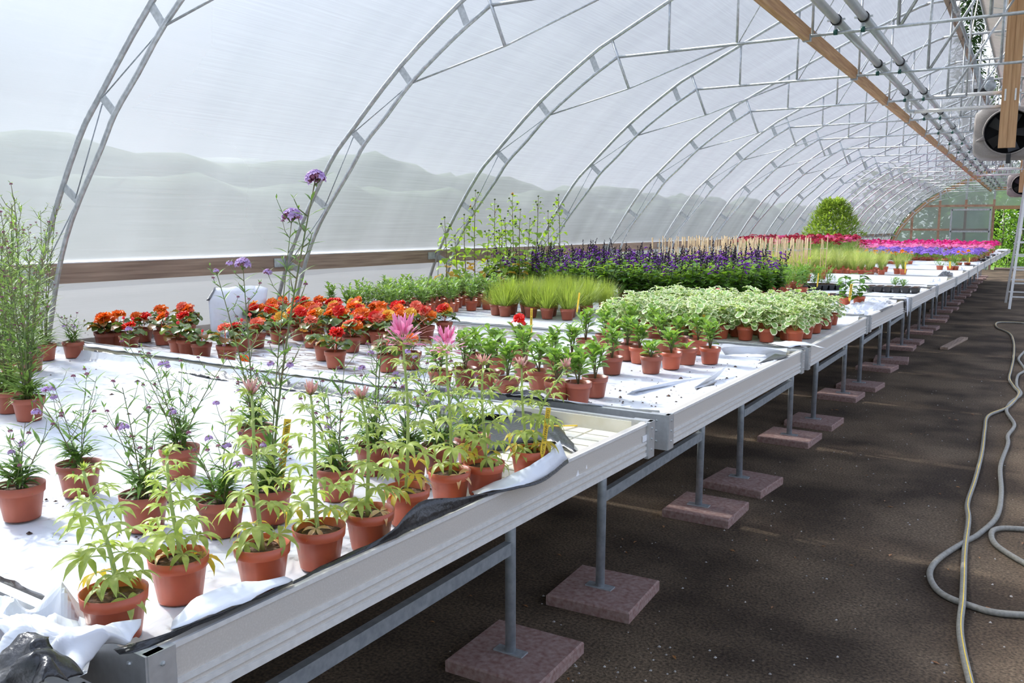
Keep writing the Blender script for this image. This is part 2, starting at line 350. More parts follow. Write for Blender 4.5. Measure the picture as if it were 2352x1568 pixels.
# ------------------------------------------------------------------ arch trusses
VX = [-3.5, -2.76, -2.01, -1.23, -.47]
def out_z(x):
    for a, c in zip(OUT, OUT[1:]):
        if a.x <= x <= c.x: return a.z+(c.z-a.z)*(x-a.x)/(c.x-a.x)
    return RIDGE_Z
def mirror(p): return Vector((-p[0], p[1], p[2]))
arch_mesh = {}
def part_both(key, bl):   # one mesh per part kind, shared by every arch
    if key not in arch_mesh: arch_mesh[key] = bl()
    return arch_mesh[key]
def arch_parts(full):
    L = []
    def tube(name, pts, r, n=8, mt='galv'):
        L.append((name, MB().tube(pts, r, n).mesh(name, M[mt], True)))
    bend = catmull([OUT[-1], Vector((K*-1.56, 0, RIDGE_Z-.012)), Vector((K*-1.42, 0, RIDGE_Z)), Vector((0, 0, RIDGE_Z))], 3)
    o = OUT[:-1]+bend
    tube('outer_tube', o+[mirror(p) for p in reversed(o[:-1])], .0165)
    tube('inner_tube', INN, .0145); tube('inner_tube', [mirror(p) for p in INN], .0145)
    xe = 0 if full else K*-1.2
    if full: tube('bottom_chord', [INN[-1], Vector((K*4.1, 0, CH_Z))], .0125)
    else:
        tube('bottom_chord', [INN[-1], Vector((K*-.98, 0, CH_Z))], .0125); tube('bottom_chord', [Vector((K*.98, 0, CH_Z)), mirror(INN[-1])], .0125)
        tube('end_strut', [(K*-.98, 0, CH_Z), (K*-.98, 0, RIDGE_Z)], .010)
    for s in (-1, 1):
        for i, x in enumerate(VX):
            if i == 4 and not full: continue
            X = K*x; zt = out_z(X) if x < -1.6 else RIDGE_Z
            tube('strut', [(-s*X, 0, CH_Z), (-s*X, 0, zt)], .0105 if i < 3 else .013)
        for i in range(3):
            a = VX[i+1]; c = VX[i+2] if i < 2 else None
            if c: tube('tie_rod', [(-s*K*(a+.02), 0, CH_Z), (-s*K*(c-.02), 0, min(RIDGE_Z, out_z(K*c)))], .0045, 5)
        tube('diagonal', [(-s*K*-1.21, 0, CH_Z), (-s*K*(-.42), 0, RIDGE_Z)], .0125)
        tube('knee_bar', [(-s*K*-4.17, 0, kz(3.765)), (-s*K*-3.955, 0, kz(3.22))], .0125)
        tube('knee_rod', [(-s*K*-4.94, 0, kz(3.0)), (-s*K*-3.955, 0, kz(3.22)), (-s*K*-2.83, 0, kz(3.565))], .0065, 6)
        pl = [((-4.42, 3.61), (-4.34, 3.43)), ((-5.09, 3.15), (-4.97, 3.0)), ((-5.68, 2.61), (-5.54, 2.48)), ((-6.2, 1.99), (-6.03, 1.88)), ((-6.6, 1.32), (-6.38, 1.23)), ((-6.85, .6), (-6.62, .55))]
        for a, c in pl:
            b = MB(); b.bar((-s*K*a[0], 0, kz(a[1])), (-s*K*c[0], 0, kz(c[1])), .004, .052, up=(0, 0, 1)); L.append(('plate', b.mesh('plate', M['galv'])))
        for a, c in (((-4.99, 2.98), (-5.67, 2.59)), ((-5.67, 2.55), (-6.06, 1.9)), ((-6.06, 1.86), (-6.57, 1.33)), ((-6.57, 1.28), (-6.64, .6))):
            tube('lacing_rod', [(-s*K*a[0], 0, kz(a[1])), (-s*K*c[0], 0, kz(c[1]))], .0038, 5, 'galv_dark')
    return L
PARTS = {True: arch_parts(True), False: arch_parts(False)}
for i, y in enumerate(ARCH_Y):
    n_vis = i-2
    full = (n_vis in (1, 2, 3, 4)) or n_vis % 4 == 0 or i < 3
    lab = (ORD[n_vis-1]+' galvanised steel arch truss counted from the camera') if n_vis >= 1 else (['rearmost galvanised arch truss behind the camera', 'second arch truss standing behind the camera', 'arch truss just behind the camera'][i])
    t_ = thing('arch_truss', lab, 'arch', (0, y, 0), group='arch trusses along the tunnel')
    for nm, me in PARTS[full]: obj(nm, me, t_)
    b = MB(); b.box((K*-6.6-.012, -.075, kz(1.33)), (.006, .12, .07)); b.build('rail_bracket', M['galv'], t_)

# timber rail along the foot of the film, one board per two bays
for i in range(0, 11):
    ya = Y0 if i == 0 else ARCH_Y[2*i]-.02; yb = min(ARCH_Y[min(2*i+2, 21)]-.024, Y1) if i < 10 else Y1-.02
    if yb <= ya+.1: continue
    b = MB(); b.box((K*-6.6-.040, (ya+yb)/2, kz(1.32)), (.045, yb-ya, .125)); o = b.build('timber_rail', M['wood_old'])
    tag(o, ORD[i]+' length of weathered timber rail along the film wall from the camera', 'timber rail', 'rail boards along the film wall')
    fb = MB(); fb.box((K*-6.6-.042, (ya+yb)/2, kz(1.32)+.066), (.05, yb-ya, .006)); fb.build('film_hem', M['white_paint'], o)

# timber purlin pieces between the trusses
for i in range(3, 21):
    ya, yb = ARCH_Y[i]+.02, ARCH_Y[i+1]-.02
    b = MB(); b.bar((K*-2.06, ya, CH_Z+.012), (K*-2.06, yb, CH_Z+.012+rnd(-.01, .01)), .048, .095, up=(0, 0, 1)); o = b.build('timber_purlin', M['wood'])
    tag(o, ORD[i-3]+' timber purlin piece between the trusses from the camera', 'purlin', 'timber purlins along the trusses')
    c = MB(); c.box((K*-2.06, ya-.02, CH_Z-.02), (.06, .05, .05)); c.build('bracket', M['galv_dark'], o)

# two heating pipes on clamps
for j, (px_, nm) in enumerate(((-1.79, 'outer'), (-1.54, 'inner'))):
    t_ = thing('heating_pipe', ['left', 'right'][j]+' one of the twin grey overhead heating pipes', 'pipe', (K*px_, 0, kz(3.68)+.012), group='overhead heating pipes')
    for i in range(2, 21):
        b = MB(); b.tube([(0, ARCH_Y[i]+.005, 0), (0, ARCH_Y[i+1]-.005, 0)], .034 , 14); b.build('pipe_length', M['pipe_pvc'], t_, True)
        y = ARCH_Y[i]
        c = MB(); c.tube([(0, y-.02, 0), (0, y+.02, 0)], .042, 14); o = c.build('pipe_clamp', M['plastic_black'], t_, True)
        c = MB(); c.box((0, y, -.055), (.02, .012, .05)); c.build('clamp_bolt', M['galv'], o)
        for sx_ in (-1, 1): c = MB(); c.box((sx_*.05, y, .0), (.03, .02, .012)); c.build('clamp_lug', M['galv'], o)
        c = MB(); c.tube([(-.014, y, CH_Z-kz(3.68)-.012), (.014, y, CH_Z-kz(3.68)-.012)], .021, 10); c.build('chord_clip', M['clip_green'], o, True)

# heater hung in a post at the fifth bay, and a second one far down
def heater(y, label, plabel, n):
    X = K*-.43; pb = kz(2.84)
    p = thing('timber_post', plabel, 'post', (X, y, 0), group='hanging timber posts')
    for s in (-1, 1):
        b = MB(); b.box((s*.043, s*.004, (pb+RIDGE_Z)/2), (.085, .045, RIDGE_Z-pb)); b.build('board', M['wood_post'], p)
        c = MB(); c.box((s*.05, -.026, CH_Z), (.018, .006, .13))
        for k in range(4): c.box((s*.05, -.031, CH_Z-.05+k*.033), (.006, .006, .006))
        c.build('steel_strap', M['alu_bright'], p)
    t_ = thing('fan_heater', label, 'heater', (K*-.43, y+.30, 0), group='fan heaters')
    z0, z1 = kz(2.72), kz(3.47); cz = (z0+z1)/2; wd = .72; hd = (z1-z0)
    # moulded housing with rounded edges, front towards the camera
    prf = []
    for k in range(28):
        a = 2*PI*k/28; ca, sa = math.cos(a), math.sin(a); q = 7
        r = 1/((abs(ca)**q+abs(sa)**q)**(1/q)); prf.append((r*ca*wd/2, r*sa*hd/2))
    b = MB(); rows = []
    for dy, sc_ in ((.5, .86), (.42, 1.0), (.02, 1.0), (-.05, .94), (-.06, .62)):
        rows.append([(x*sc_, dy, cz+z*sc_) for x, z in prf+prf[:1]])
    rows = rows[:-1]+[[(math.cos(2*PI*(k % 28)/28)*.262, -.055, cz+math.sin(2*PI*(k % 28)/28)*.262) for k in range(29)]]
    b.grid(rows); b.build('housing', M['heater'], t_, True)
    b = MB(); b.lathe([(.245, -.075), (.25, -.06), (.24, .1), (0, .1)], 32, M=Matrix.Translation((0, 0, cz)) @ Matrix.Rotation(PI/2, 4, 'X') @ Matrix.Scale(-1, 4, (0, 0, 1)))
    b.build('fan_duct', M['plastic_black'], t_, True)
    b = MB(); b.lathe([(.245, .0), (.255, -.012), (.265, .0), (.255, .012), (.245, 0)], 32, M=Matrix.Translation((0, -.07, cz)) @ Matrix.Rotation(PI/2, 4, 'X')); b.build('fan_ring', M['heater'], t_, True)
    hb = MB(); hb.lathe([(0, -.06), (.06, -.05), (.07, .02), (0, .02)], 16, M=Matrix.Translation((0, .0, cz)) @ Matrix.Rotation(PI/2, 4, 'X')); hb.build('fan_hub', M['galv_dark'], t_, True)
    for k in range(5):
        b = MB(); a = 2*PI*k/5
        pts = [Vector((math.cos(a)*r, .02, cz+math.sin(a)*r)) for r in (.06, .22)]; sd = Vector((-math.sin(a), .35, math.cos(a)))*.06
        b.add([pts[0]-sd*.6, pts[0]+sd*.6, pts[1]+sd, pts[1]-sd], [(0, 1, 2, 3)]); b.build('fan_blade', M['plastic_black'], t_)
    for zz in (cz-.3, cz+.3):
        b = MB(); b.box((.02, -.07, zz), (.045, .02, .12)); b.build('mount_arm', M['plastic_black'], t_)
    b = MB(); b.tube([(-.24, -.075, cz-.06), (-.32, -.08, cz-.1)], [.025, .012], 10); b.build('cable_gland', M['heater'], t_, True)
    for zz, xx, lb in ((kz(3.63), -1.46, 'flow'), (kz(3.435), -1.68, 'return')):
        q = thing('heater_pipe', ('upper' if lb == 'flow' else 'lower')+' steel branch pipe feeding the '+n+' fan heater', 'pipe', (0, y+.06, zz), group='heater branch pipes')
        b = MB(); b.tube([(K*xx, 0, 0), (K*-.3, 0, 0)], .022, 12); b.build('pipe_length', M['alu_bright'], q, True)
        b = MB(); b.tube(catmull([(K*-1.79, 0, kz(3.66)-zz-.02), (K*-1.78, 0, .03), (K*-1.72, 0, .004), (K*xx, 0, 0)], 3) if lb != 'flow' else [(K*xx-.05, 0, 0), (K*xx+.02, 0, 0)], .024, 12); b.build('elbow', M['galv'], q, True)
heater(K*14.4, 'large grey fan heater hung behind the nearer timber post', 'nearer hanging timber post of two boards', 'nearer')
heater(K*14.4+7*2.05, 'smaller looking far fan heater hung down the tunnel', 'far hanging timber post down the tunnel', 'far')
# ------------------------------------------------------------------ far end wall with frame, sliding panel and open doorway
we = struct(thing('wall_back', None, None, (0, Y1, 0)))
DL, DR, DT = -1.48, .9, 2.46
b = MB(); pf = [(p.x, p.z) for p in OUT]+[(K*-1.4, RIDGE_Z)]
pfull = pf+[(-x, z) for x, z in reversed(pf)]
def zat(x):
    for (xa, za), (xb, zb) in zip(pfull, pfull[1:]):
        if xa <= x <= xb: return za+(zb-za)*(x-xa)/(xb-xa+1e-9)
    return 0
def pane(x0, x1, z0, z1=None):
    n = max(2, int((x1-x0)/.2)); bb = MB()
    xs = [x0+(x1-x0)*i/n for i in range(n+1)]
    bb.grid([[(x, 0, z0) for x in xs], [(x, 0, (zat(x) if z1 is None else z1)) for x in xs]])
    bb.build('film_pane', M['film_end'], we)
xs = [-5.45, -4.49, -3.46, -2.49, DL, DR, 2.49, 3.46, 4.49, 5.45]
for a, c in zip(xs, xs[1:]):
    if a == DL: pane(a, c, DT)
    else: pane(a+.001, c-.001, 0)
for x in (-4.49, -3.46, -2.49, DL, DR, 2.49, 3.46, 4.49):
    zt = min(zat(x)-.03, 2.85); b = MB(); b.box((x, -.05, zt/2), (.09, .07, zt)); b.build('post', M['wood_end'], we)
    b = MB(); b.box((x, -.05, (zt+zat(x))/2), (.07, .05, max(.05, zat(x)-zt))); b.build('steel_stub', M['galv'], we)
for z, xl in ((1.62, -5.0), (2.6, -4.1)):
    for x0, x1 in ((xl, DL), (DR, -xl)):
        b = MB(); b.box(((x0+x1)/2, -.09, z), (x1-x0, .035, .09)); b.build('rail', M['wood_end'], we)
b = MB(); b.box(((DL+DR)/2, -.06, DT+.06), (DR-DL, .06, .14)); b.build('door_lintel', M['wood'], we)
b = MB(); b.box(((DL+DR)/2, -.06, 3.3), (DR-DL, .06, .16)); b.build('door_track_board', M['wood'], we)
for s in (-1, 1):   # bent timber boards of the end arch
    P = [p for p in OUT if p.z > .5]
    for i in range(0, len(P)-3, 3):
        b = MB(); q = [P[i], P[min(i+3, len(P)-1)]]
        b.bar((-s*q[0].x-s*.09, -.04, q[0].z-.05), (-s*q[1].x-s*.09, -.04, q[1].z-.05), .16, .05, up=(0, 1, 0)); b.build('arch_board', M['wood_post'], we)
d1 = struct(thing('door_1', None, None, (0, Y1-.16, 0)))
b = MB(); b.add([(-3.0, 0, .05), (-1.58, 0, .05), (-1.58, 0, 2.44), (-3.0, 0, 2.44)], [(0, 1, 2, 3)]); b.build('film_pane', M['film_end'], d1)
for a, c in (((-3.0, 0, .05), (-3.0, 0, 2.46)), ((-1.58, 0, .05), (-1.58, 0, 2.46)), ((-3.0, 0, 2.44), (-1.58, 0, 2.44)), ((-3.0, 0, 1.55), (-1.58, 0, 1.55)), ((-3.0, 0, .06), (-1.58, 0, .06))):
    b = MB(); b.bar(a, c, .07, .03, up=(0, 1, 0)); b.build('door_frame', M['galv'], d1)
wf = MB(); xs2 = [x for x, z in pfull]
wf.grid([[(x, Y0, 0) for x, z in pfull], [(x, Y0, z) for x, z in pfull]]); struct(wf.build('wall_front', M['film_end']))

# ------------------------------------------------------------------ benches
ZR = H-.67; PH = .116; ZB = ZR-.055       # rim, panel height, tray floor
GAP = [.735+2.07*i for i in range(-1, 16)]  # joints between trays
EDGE = [(-2, -1.18), (.79, -1.15), (2.77, -1.097), (2.88, -1.078), (4.88, -1.045), (7.05, -1.035), (9, -.98), (11, -.93), (14, -.85), (20, -.8), (33, -.6)]
def edge_x(y):
    for (a, xa), (c, xc) in zip(EDGE, EDGE[1:]):
        if a <= y <= c: return xa+(xc-xa)*(y-a)/(c-a)
    return EDGE[-1][1]
XBACK = -4.86
BENCH = []
NB = len(GAP)-1
bench_labels = ['tray bench lowest in the frame with crumpled sheet', 'nearest fully seen tray bench carrying the cleomes', 'tray bench carrying the begonias', 'tray bench carrying the variegated plants',
                'tray bench carrying the purple salvias', 'tray bench carrying the single black seed tray'] + ['']*20
pads = MB()
for i in range(14):
    for j in range(9):
        pads.box((-.12-.16*i, -.085-.075*j, .004), (.15, .066, .008))
pads_me = pads.mesh('tray_rib', M['tray'])
for i in range(NB):
    ya, yb = GAP[i]+.05, GAP[i+1]-.05
    xa, xb = edge_x(ya), edge_x(yb)
    lab = bench_labels[i] if i < 6 else ORD[i-1]+' aluminium tray bench of the row from the camera'
    t_ = thing('bench_tray', lab, 'bench', (xa, ya, 0), math.atan2(-(xb-xa), yb-ya), 'aluminium tray benches in the row')
    L = math.hypot(xb-xa, yb-ya); W = xa-XBACK
    # front rail: flat panel, two proud ribs and a foot lip
    b = MB(); b.box((-.011, L/2, ZR-PH/2), (.022, L-.004, PH)); b.build('front_rail', M['alu'], t_)
    for z_, h_ in ((ZR-.068, .010), (ZR-.088, .010), (ZR-PH+.006, .014), (ZR-.004, .009)):
        r = MB(); r.box((.001, L/2, z_), (.006, L-.004, h_)); r.build('rail_rib', M['alu_bright'], t_)
    for s, yy in ((0, .011), (1, L-.011)):
        b = MB(); b.box((-W/2, yy, ZR-PH/2), (W, .022, PH)); e = b.build('end_rail', M['alu_corner'], t_)
        c = MB(); c.box((-W/2, yy+(.014 if s == 0 else -.014), ZR-.032), (W-.05, .006, .05)); c.build('tray_lip', M['tray'], e)
        c = MB(); c.box((-.028, yy, ZR-PH/2-.004), (.074, .034, PH+.012)); c.box((.003, yy+(.012 if s == 0 else -.012), ZR-PH/2-.004), (.016, .05, PH+.012)); c.box((-.012, yy+(.02 if s == 0 else -.02), ZR-.004), (.03, .05, .006)); cb = c.build('corner_bracket', M['alu_corner'], t_)
        for k in range(3):
            sg = -1 if s == 0 else 1
            for m_ in (Matrix.Translation((-.034, yy+sg*.017, ZR-.02-.038*k)) @ Matrix.Rotation(-sg*PI/2, 4, 'X'), Matrix.Translation((.011, yy-sg*.012, ZR-.02-.038*k)) @ Matrix.Rotation(PI/2, 4, 'Y')):
                if i > 5: continue
                q = MB(); q.lathe([(0, .004), (.0035, .003), (.0045, 0)], 8, M=m_); q.build('rivet', M['galv'], cb)
    b = MB(); b.box((-W+.011, L/2, ZR-PH/2), (.022, L, PH)); b.build('back_rail', M['alu'], t_)
    b = MB(); b.box((-W/2, L/2, ZB-.006), (W-.03, L-.03, .012)); b.build('tray_floor', M['tray'], t_)
    c = MB(); c.box((-.026, L/2, ZR-.032), (.006, L-.05, .05)); c.build('tray_lip', M['tray'], t_)
    if i == 1:
        o = stuff(obj('tray_rib', pads_me, t_, (0, L, ZB)))
        q = MB(); q.box((.0025, L-.055, ZR-.05), (.003, .05, .022)); q.build('sticker', M['white_paint'], t_)
        for pts in (((1323, 1096), (1332, 1095), (1328, 1079)), ((1331, 1090), (1334, 1094), (1336, 1087)), ((1346, 1076), (1349, 1076), (1348, 1067))):
            yc = 2.1; tri = []
            for u, v in pts:
                d = ray(u, v); k_ = 1.1/-d.x; xx = edge_x(d.y*k_)+.0015; k_ = xx/d.x; tri.append(Vector((xx, d.y*k_, H+d.z*k_)))
            q = MB(); q.add(tri+[p-Vector((.001, 0, 0)) for p in tri], [(0, 1, 2), (5, 4, 3), (0, 3, 4, 1), (1, 4, 5, 2), (2, 5, 3, 0)]); o_ = q.build('scuff', M['white_paint'], t_); bpy.context.view_layer.update(); o_.matrix_parent_inverse = t_.matrix_world.inverted()
    BENCH.append(t_)

# steel stands: two legs and a cross bar each, every leg on a paver
LEGY = [1.33-2.08, 1.33]+[3.44+2.08*k for k in range(15)]
me_leg = None
for i, y in enumerate(LEGY):
    xx = -1.64+min(.14, .035*max(0, i-1))
    for row, (X, rl) in enumerate(((xx, 'front'), (-3.7, 'back'))):
        if row == 1 and i > 8: continue
        lab = (ORD[i]+' steel bench stand from the camera, aisle side') if row == 0 else (ORD[i]+' steel bench stand from the camera, deep under the trays')
        t_ = thing('bench_stand', lab, 'stand', (X, y, .05), group='steel stands under the benches')
        for dy in (0, 1.37):
            b = MB(); b.tube([(0, dy, .004), (rnd(-.008, .008), dy+rnd(-.004, .004), ZR-PH-.05)], .021, 12); l_ = b.build('leg', M['galv_dark'], t_, True)
            b = MB(); b.box((0, dy, .003), (.13, .05, .006)); b.build('foot_plate', M['galv_dark'], l_)
        b = MB(); b.bar((0, .02, .43), (0, 1.35, .43), .03, .05); b.build('cross_bar', M['galv_dark'], t_)
        b = MB(); b.box((0, .685, ZR-PH-.072), (.05, 2.02, .03)); b.build('support_rail', M['galv_dark'], t_)
        for k, dy in enumerate((0, 1.37)):
            p = MB(); rz = rnd(-.12, .12); s_ = .2; h_ = .05; bv = .006
            p.grid([[(-s_, -s_, 0), (s_, -s_, 0), (s_, s_, 0), (-s_, s_, 0), (-s_, -s_, 0)], [(-s_, -s_, h_-bv), (s_, -s_, h_-bv), (s_, s_, h_-bv), (-s_, s_, h_-bv), (-s_, -s_, h_-bv)],
                    [(-s_+bv, -s_+bv, h_), (s_-bv, -s_+bv, h_), (s_-bv, s_-bv, h_), (-s_+bv, s_-bv, h_), (-s_+bv, -s_+bv, h_)]])
            p.add([(-s_+bv, -s_+bv, h_), (s_-bv, -s_+bv, h_), (s_-bv, s_-bv, h_), (-s_+bv, s_-bv, h_)], [(0, 1, 2, 3)])
            o = p.build('paver', M['paver']); o.location = (X+rnd(-.03, .05), y+dy+rnd(-.03, .03), 0); o.rotation_euler = (0, 0, rz)
            nn = 2*i+k
            tag(o, (ORD[nn] if nn < 40 else 'last')+(' red concrete paver from the camera under the aisle-side legs' if row == 0 else ' red concrete paver from the camera deep under the trays'), 'paver', 'pavers under the bench legs')

# ------------------------------------------------------------------ white plastic liners
def wr(x, y, s=1.0, f=6.0): return noise.noise((x*f, y*f, s))
def sheet_grid(x0, x1, y0, y1, amp=.004, n=(80, 44), keep=None, lip=.012, seed=0, lips=(1, 1)):
    b = MB(); nx, ny = n; idx = {}
    for i in range(nx+1):
        for j in range(ny+1):
            x = x0+(x1-x0)*i/nx; y = y0+(y1-y0)*j/ny
            cr_ = max(0, 1-9*abs(wr(x*.5+y*.35, y*.8-x*.3, seed+9, 3.2)))+.7*max(0, 1-7*abs(wr(x*.9-y*.5, y*.6+x*.2, seed+17, 6)))
            z = ZB+.012+amp*(wr(x, y, seed, 5)+.6*wr(x, y, seed+3, 14))+amp*1.3*cr_*(.5+wr(x, y, seed+5, 1.5))
            e = min((x1-x), .2); z += lip*max(0, 1-(x1-x)/.06)
            z += .045*lips[0]*max(0, 1-(y-y0)/.03)+.045*lips[1]*max(0, 1-(y1-y)/.03)
            if keep is None or keep(x, y): idx[i, j] = len(b.v); b.v.append((x, y, max(z, ZB+.011)))
    for i in range(nx):
        for j in range(ny):
            q = [(i, j), (i+1, j), (i+1, j+1), (i, j+1)]
            if all(k in idx for k in q): b.f.append(tuple(idx[k] for k in q)); b.m.append(0)
    return b
sheet_labels = {0: 'crumpled white liner sheet in the lowest tray bench', 1: 'white plastic liner sheet under the cleomes and verbenas', 2: 'soil strewn white liner sheet under the begonias', 3: 'white liner sheet under the variegated plants', 4: 'white liner sheet under the purple salvias', 5: 'white liner sheet under the single black seed tray'}
SHEET = []
for i in range(NB):
    ya, yb = GAP[i]+.085, GAP[i+1]-.085
    xr = min(edge_x(ya), edge_x(yb))-.045
    t_ = thing('liner_sheet', sheet_labels.get(i, ORD[i-1]+' white plastic liner sheet of the bench row'), 'sheet', (0, 0, 0), group='white plastic liners on the trays')
    if i == 1:
        e0 = at(1075, 1135, ZB); e1 = at(1180, 940, ZB)
        def keep(x, y): 
            return (x-e0.x)*(e1.y-e0.y)-(y-e0.y)*(e1.x-e0.x) < 0 or x < -1.75
        b = sheet_grid(XBACK+.04, xr, ya, yb, .0055, (190, 110), keep, .0, i, (.4, 1))
    elif i == 2:
        bx = -2.55
        b = sheet_grid(bx, xr, ya, yb, .005, (90, 110), None, .006, i)
        b2 = sheet_grid(XBACK+.04, bx, ya, yb, .004, (60, 60), None, 0, i); b2.build('strewn_half', M['sheet_brown'], t_, True)
    else: b = sheet_grid(XBACK+.04, xr, ya, yb, .004, (70, 40) if i < 6 else (24, 14), None, .006, i)
    b.build('sheet', M['sheet'], t_, True)
    SHEET.append(t_)

def fold(lines, parent, mat_, n=14, wob=.004, thick=.0012, name='sheet_fold', sub=3, seed=0, f=22):
    """cloth-like strip through a few polylines of world points, wrinkled and given a thickness"""
    def resample(P, k):
        P = catmull(P, 4) if len(P) > 2 else [Vector(p) for p in P]
        d = [0]
        for a, c in zip(P, P[1:]): d.append(d[-1]+(c-a).length)
        out = []
        for i in range(k+1):
            s_ = d[-1]*i/k; j = 0
            while j < len(d)-2 and d[j+1] < s_: j += 1
            t = 0 if d[j+1] == d[j] else (s_-d[j])/(d[j+1]-d[j]); out.append(P[j].lerp(P[j+1], t))
        return out
    R = [resample(l, n) for l in lines]; rows = []
    for a in range(len(R)-1):
        for k in range(sub): rows.append([R[a][i].lerp(R[a+1][i], k/sub) for i in range(n+1)])
    rows.append(R[-1])
    rows = [[Vector((p.x+wob*noise.noise((p.x*f, p.y*f, seed)), p.y+wob*noise.noise((p.x*f, p.y*f, seed+7)), p.z+wob*noise.noise((p.x*f, p.y*f, seed+13)))) for p in r] for r in rows]
    b = MB(); b.grid(rows); o = b.build(name, M[mat_], parent, True)
    md = o.modifiers.new('thickness', 'SOLIDIFY'); md.thickness = thick; md.offset = 0
    return o
A = at
# bench 1: raised edge along the aisle rail
fold([[A(385, 1455, ZB+.012), A(470, 1412, ZB+.014), A(560, 1375, ZB+.014), A(640, 1350, ZB+.015)],
      [A(400, 1420, ZR+.012), A(455, 1372, ZR+.028), A(560, 1335, ZR+.034), A(650, 1322, ZR+.03)],
      [A(390, 1446, ZR+.016), A(480, 1412, ZR+.022), A(585, 1372, ZR+.022), A(672, 1330, ZR+.02)]], SHEET[1], 'sheet_clean', 16, .008, seed=1)
fold([[A(262, 1492, ZR+.004), A(400, 1447, ZR+.016), A(560, 1385, ZR+.02), A(672, 1332, ZR+.018)],
      [A(275, 1503, ZR+.002), A(330, 1490, ZR+.002), A(480, 1425, ZR+.003), A(672, 1340, ZR+.003)]], SHEET[1], 'black_sheet', 16, .003, seed=2)
fold([[A(672, 1335, ZR+.003), A(760, 1288, ZR+.004), A(850, 1248, ZR+.008), A(905, 1214, ZR+.03), A(965, 1152, ZR+.052), A(1040, 1143, ZR+.035), A(1120, 1134, ZR+.012)],
      [A(672, 1341, ZR+.0), A(760, 1300, ZR+.0), A(850, 1260, ZR+.001), A(905, 1236, ZR+.003), A(965, 1208, ZR+.003), A(1040, 1174, ZR+.003), A(1120, 1139, ZR+.004)]], SHEET[1], 'black_sheet', 24, .003, seed=3)
fold([[A(1085, 1128, ZB+.03), A(1150, 1100, ZB+.02), A(1200, 1082, ZB+.02), A(1270, 1035, ZB+.03)],
      [A(1088, 1130, ZR+.004), A(1160, 1098, ZR+.02), A(1250, 1050, ZR+.05), A(1285, 1012, ZR+.055)],
      [A(1090, 1137, ZR+.006), A(1170, 1120, ZR+.012), A(1245, 1098, ZR+.006), A(1303, 1056, ZR+.004)]], SHEET[1], 'sheet_clean', 18, .008, seed=4)
fold([[A(1090, 1136, ZR+.008), A(1170, 1120, ZR+.012), A(1245, 1098, ZR+.008), A(1304, 1052, ZR+.006)],
      [A(1090, 1142, ZR+.005), A(1170, 1126, ZR+.006), A(1247, 1106, ZR+.002), A(1306, 1062, ZR+.0)]], SHEET[1], 'black_sheet', 16, .001, seed=5)
# bench 1: black underside lying in the far right of the tray
fold([[A(1010, 925, ZB+.03), A(1110, 915, ZB+.03), A(1190, 908, ZB+.04), A(1262, 935, ZB+.03)],
      [A(1000, 990, ZB+.02), A(1110, 960, ZB+.022), A(1200, 950, ZB+.03), A(1290, 985, ZB+.022)],
      [A(1060, 1070, ZB+.018), A(1150, 1030, ZB+.02), A(1250, 1010, ZB+.025), A(1330, 1042, ZB+.02)]], SHEET[1], 'black_sheet', 22, .012, seed=6, sub=6)
fold([[A(1090, 925, ZB+.045), A(1140, 925, ZB+.055), A(1190, 930, ZB+.04)], [A(1060, 962, ZB+.03), A(1120, 950, ZB+.045), A(1175, 955, ZB+.03)]], SHEET[1], 'sheet_clean', 10, .006, seed=9)
# bench 1: crinkled black strip standing against the far end rail
P = [A(u, v, ZB+.045) for u, v in [(215, 806), (330, 822), (500, 848), (640, 866), (800, 886), (930, 902), (1010, 915)]]
Q = [A(u, v, ZB+.014) for u, v in [(230, 822), (340, 842), (500, 872), (640, 893), (800, 915), (930, 932), (1010, 945)]]
fold([P, Q], SHEET[1], 'black_sheet', 70, .014, seed=11, sub=4, f=30)
fold([[A(176, 792, ZB+.05), A(190, 800, ZB+.05)], [A(175, 815, ZB+.015), A(208, 826, ZB+.015)]], SHEET[1], 'sheet_clean', 6, .004, seed=12)
# bench 2: white edge rolled over its near end rail
P = [A(u, v, ZR+.004) for u, v in [(195, 795), (400, 822), (600, 850), (800, 876), (1000, 900)]]
Q = [A(u, v, ZR+.016) for u, v in [(192, 788), (400, 811), (600, 837), (800, 862), (1000, 889)]]
S = [A(u, v, ZB+.02) for u, v in [(200, 796), (410, 820), (610, 848), (810, 873), (1010, 900)]]
fold([P, Q, S], SHEET[2], 'sheet_clean', 60, .008, seed=14)
fold([[A(1105, 900, ZR+.012), A(1180, 905, ZR+.02), A(1300, 920, ZR+.02), A(1380, 932, ZR+.006)], [A(1110, 905, ZB+.03), A(1200, 914, ZB+.03), A(1310, 930, ZB+.02), A(1400, 940, ZB+.02)]], SHEET[2], 'sheet_clean', 20, .008, seed=15)
fold([[A(1160, 905, ZR+.02), A(1210, 895, ZR+.03), A(1250, 912, ZR+.012)], [A(1165, 912, ZR+.004), A(1215, 915, ZR+.004), A(1260, 925, ZR+.004)]], SHEET[2], 'black_sheet', 10, .006, seed=16)
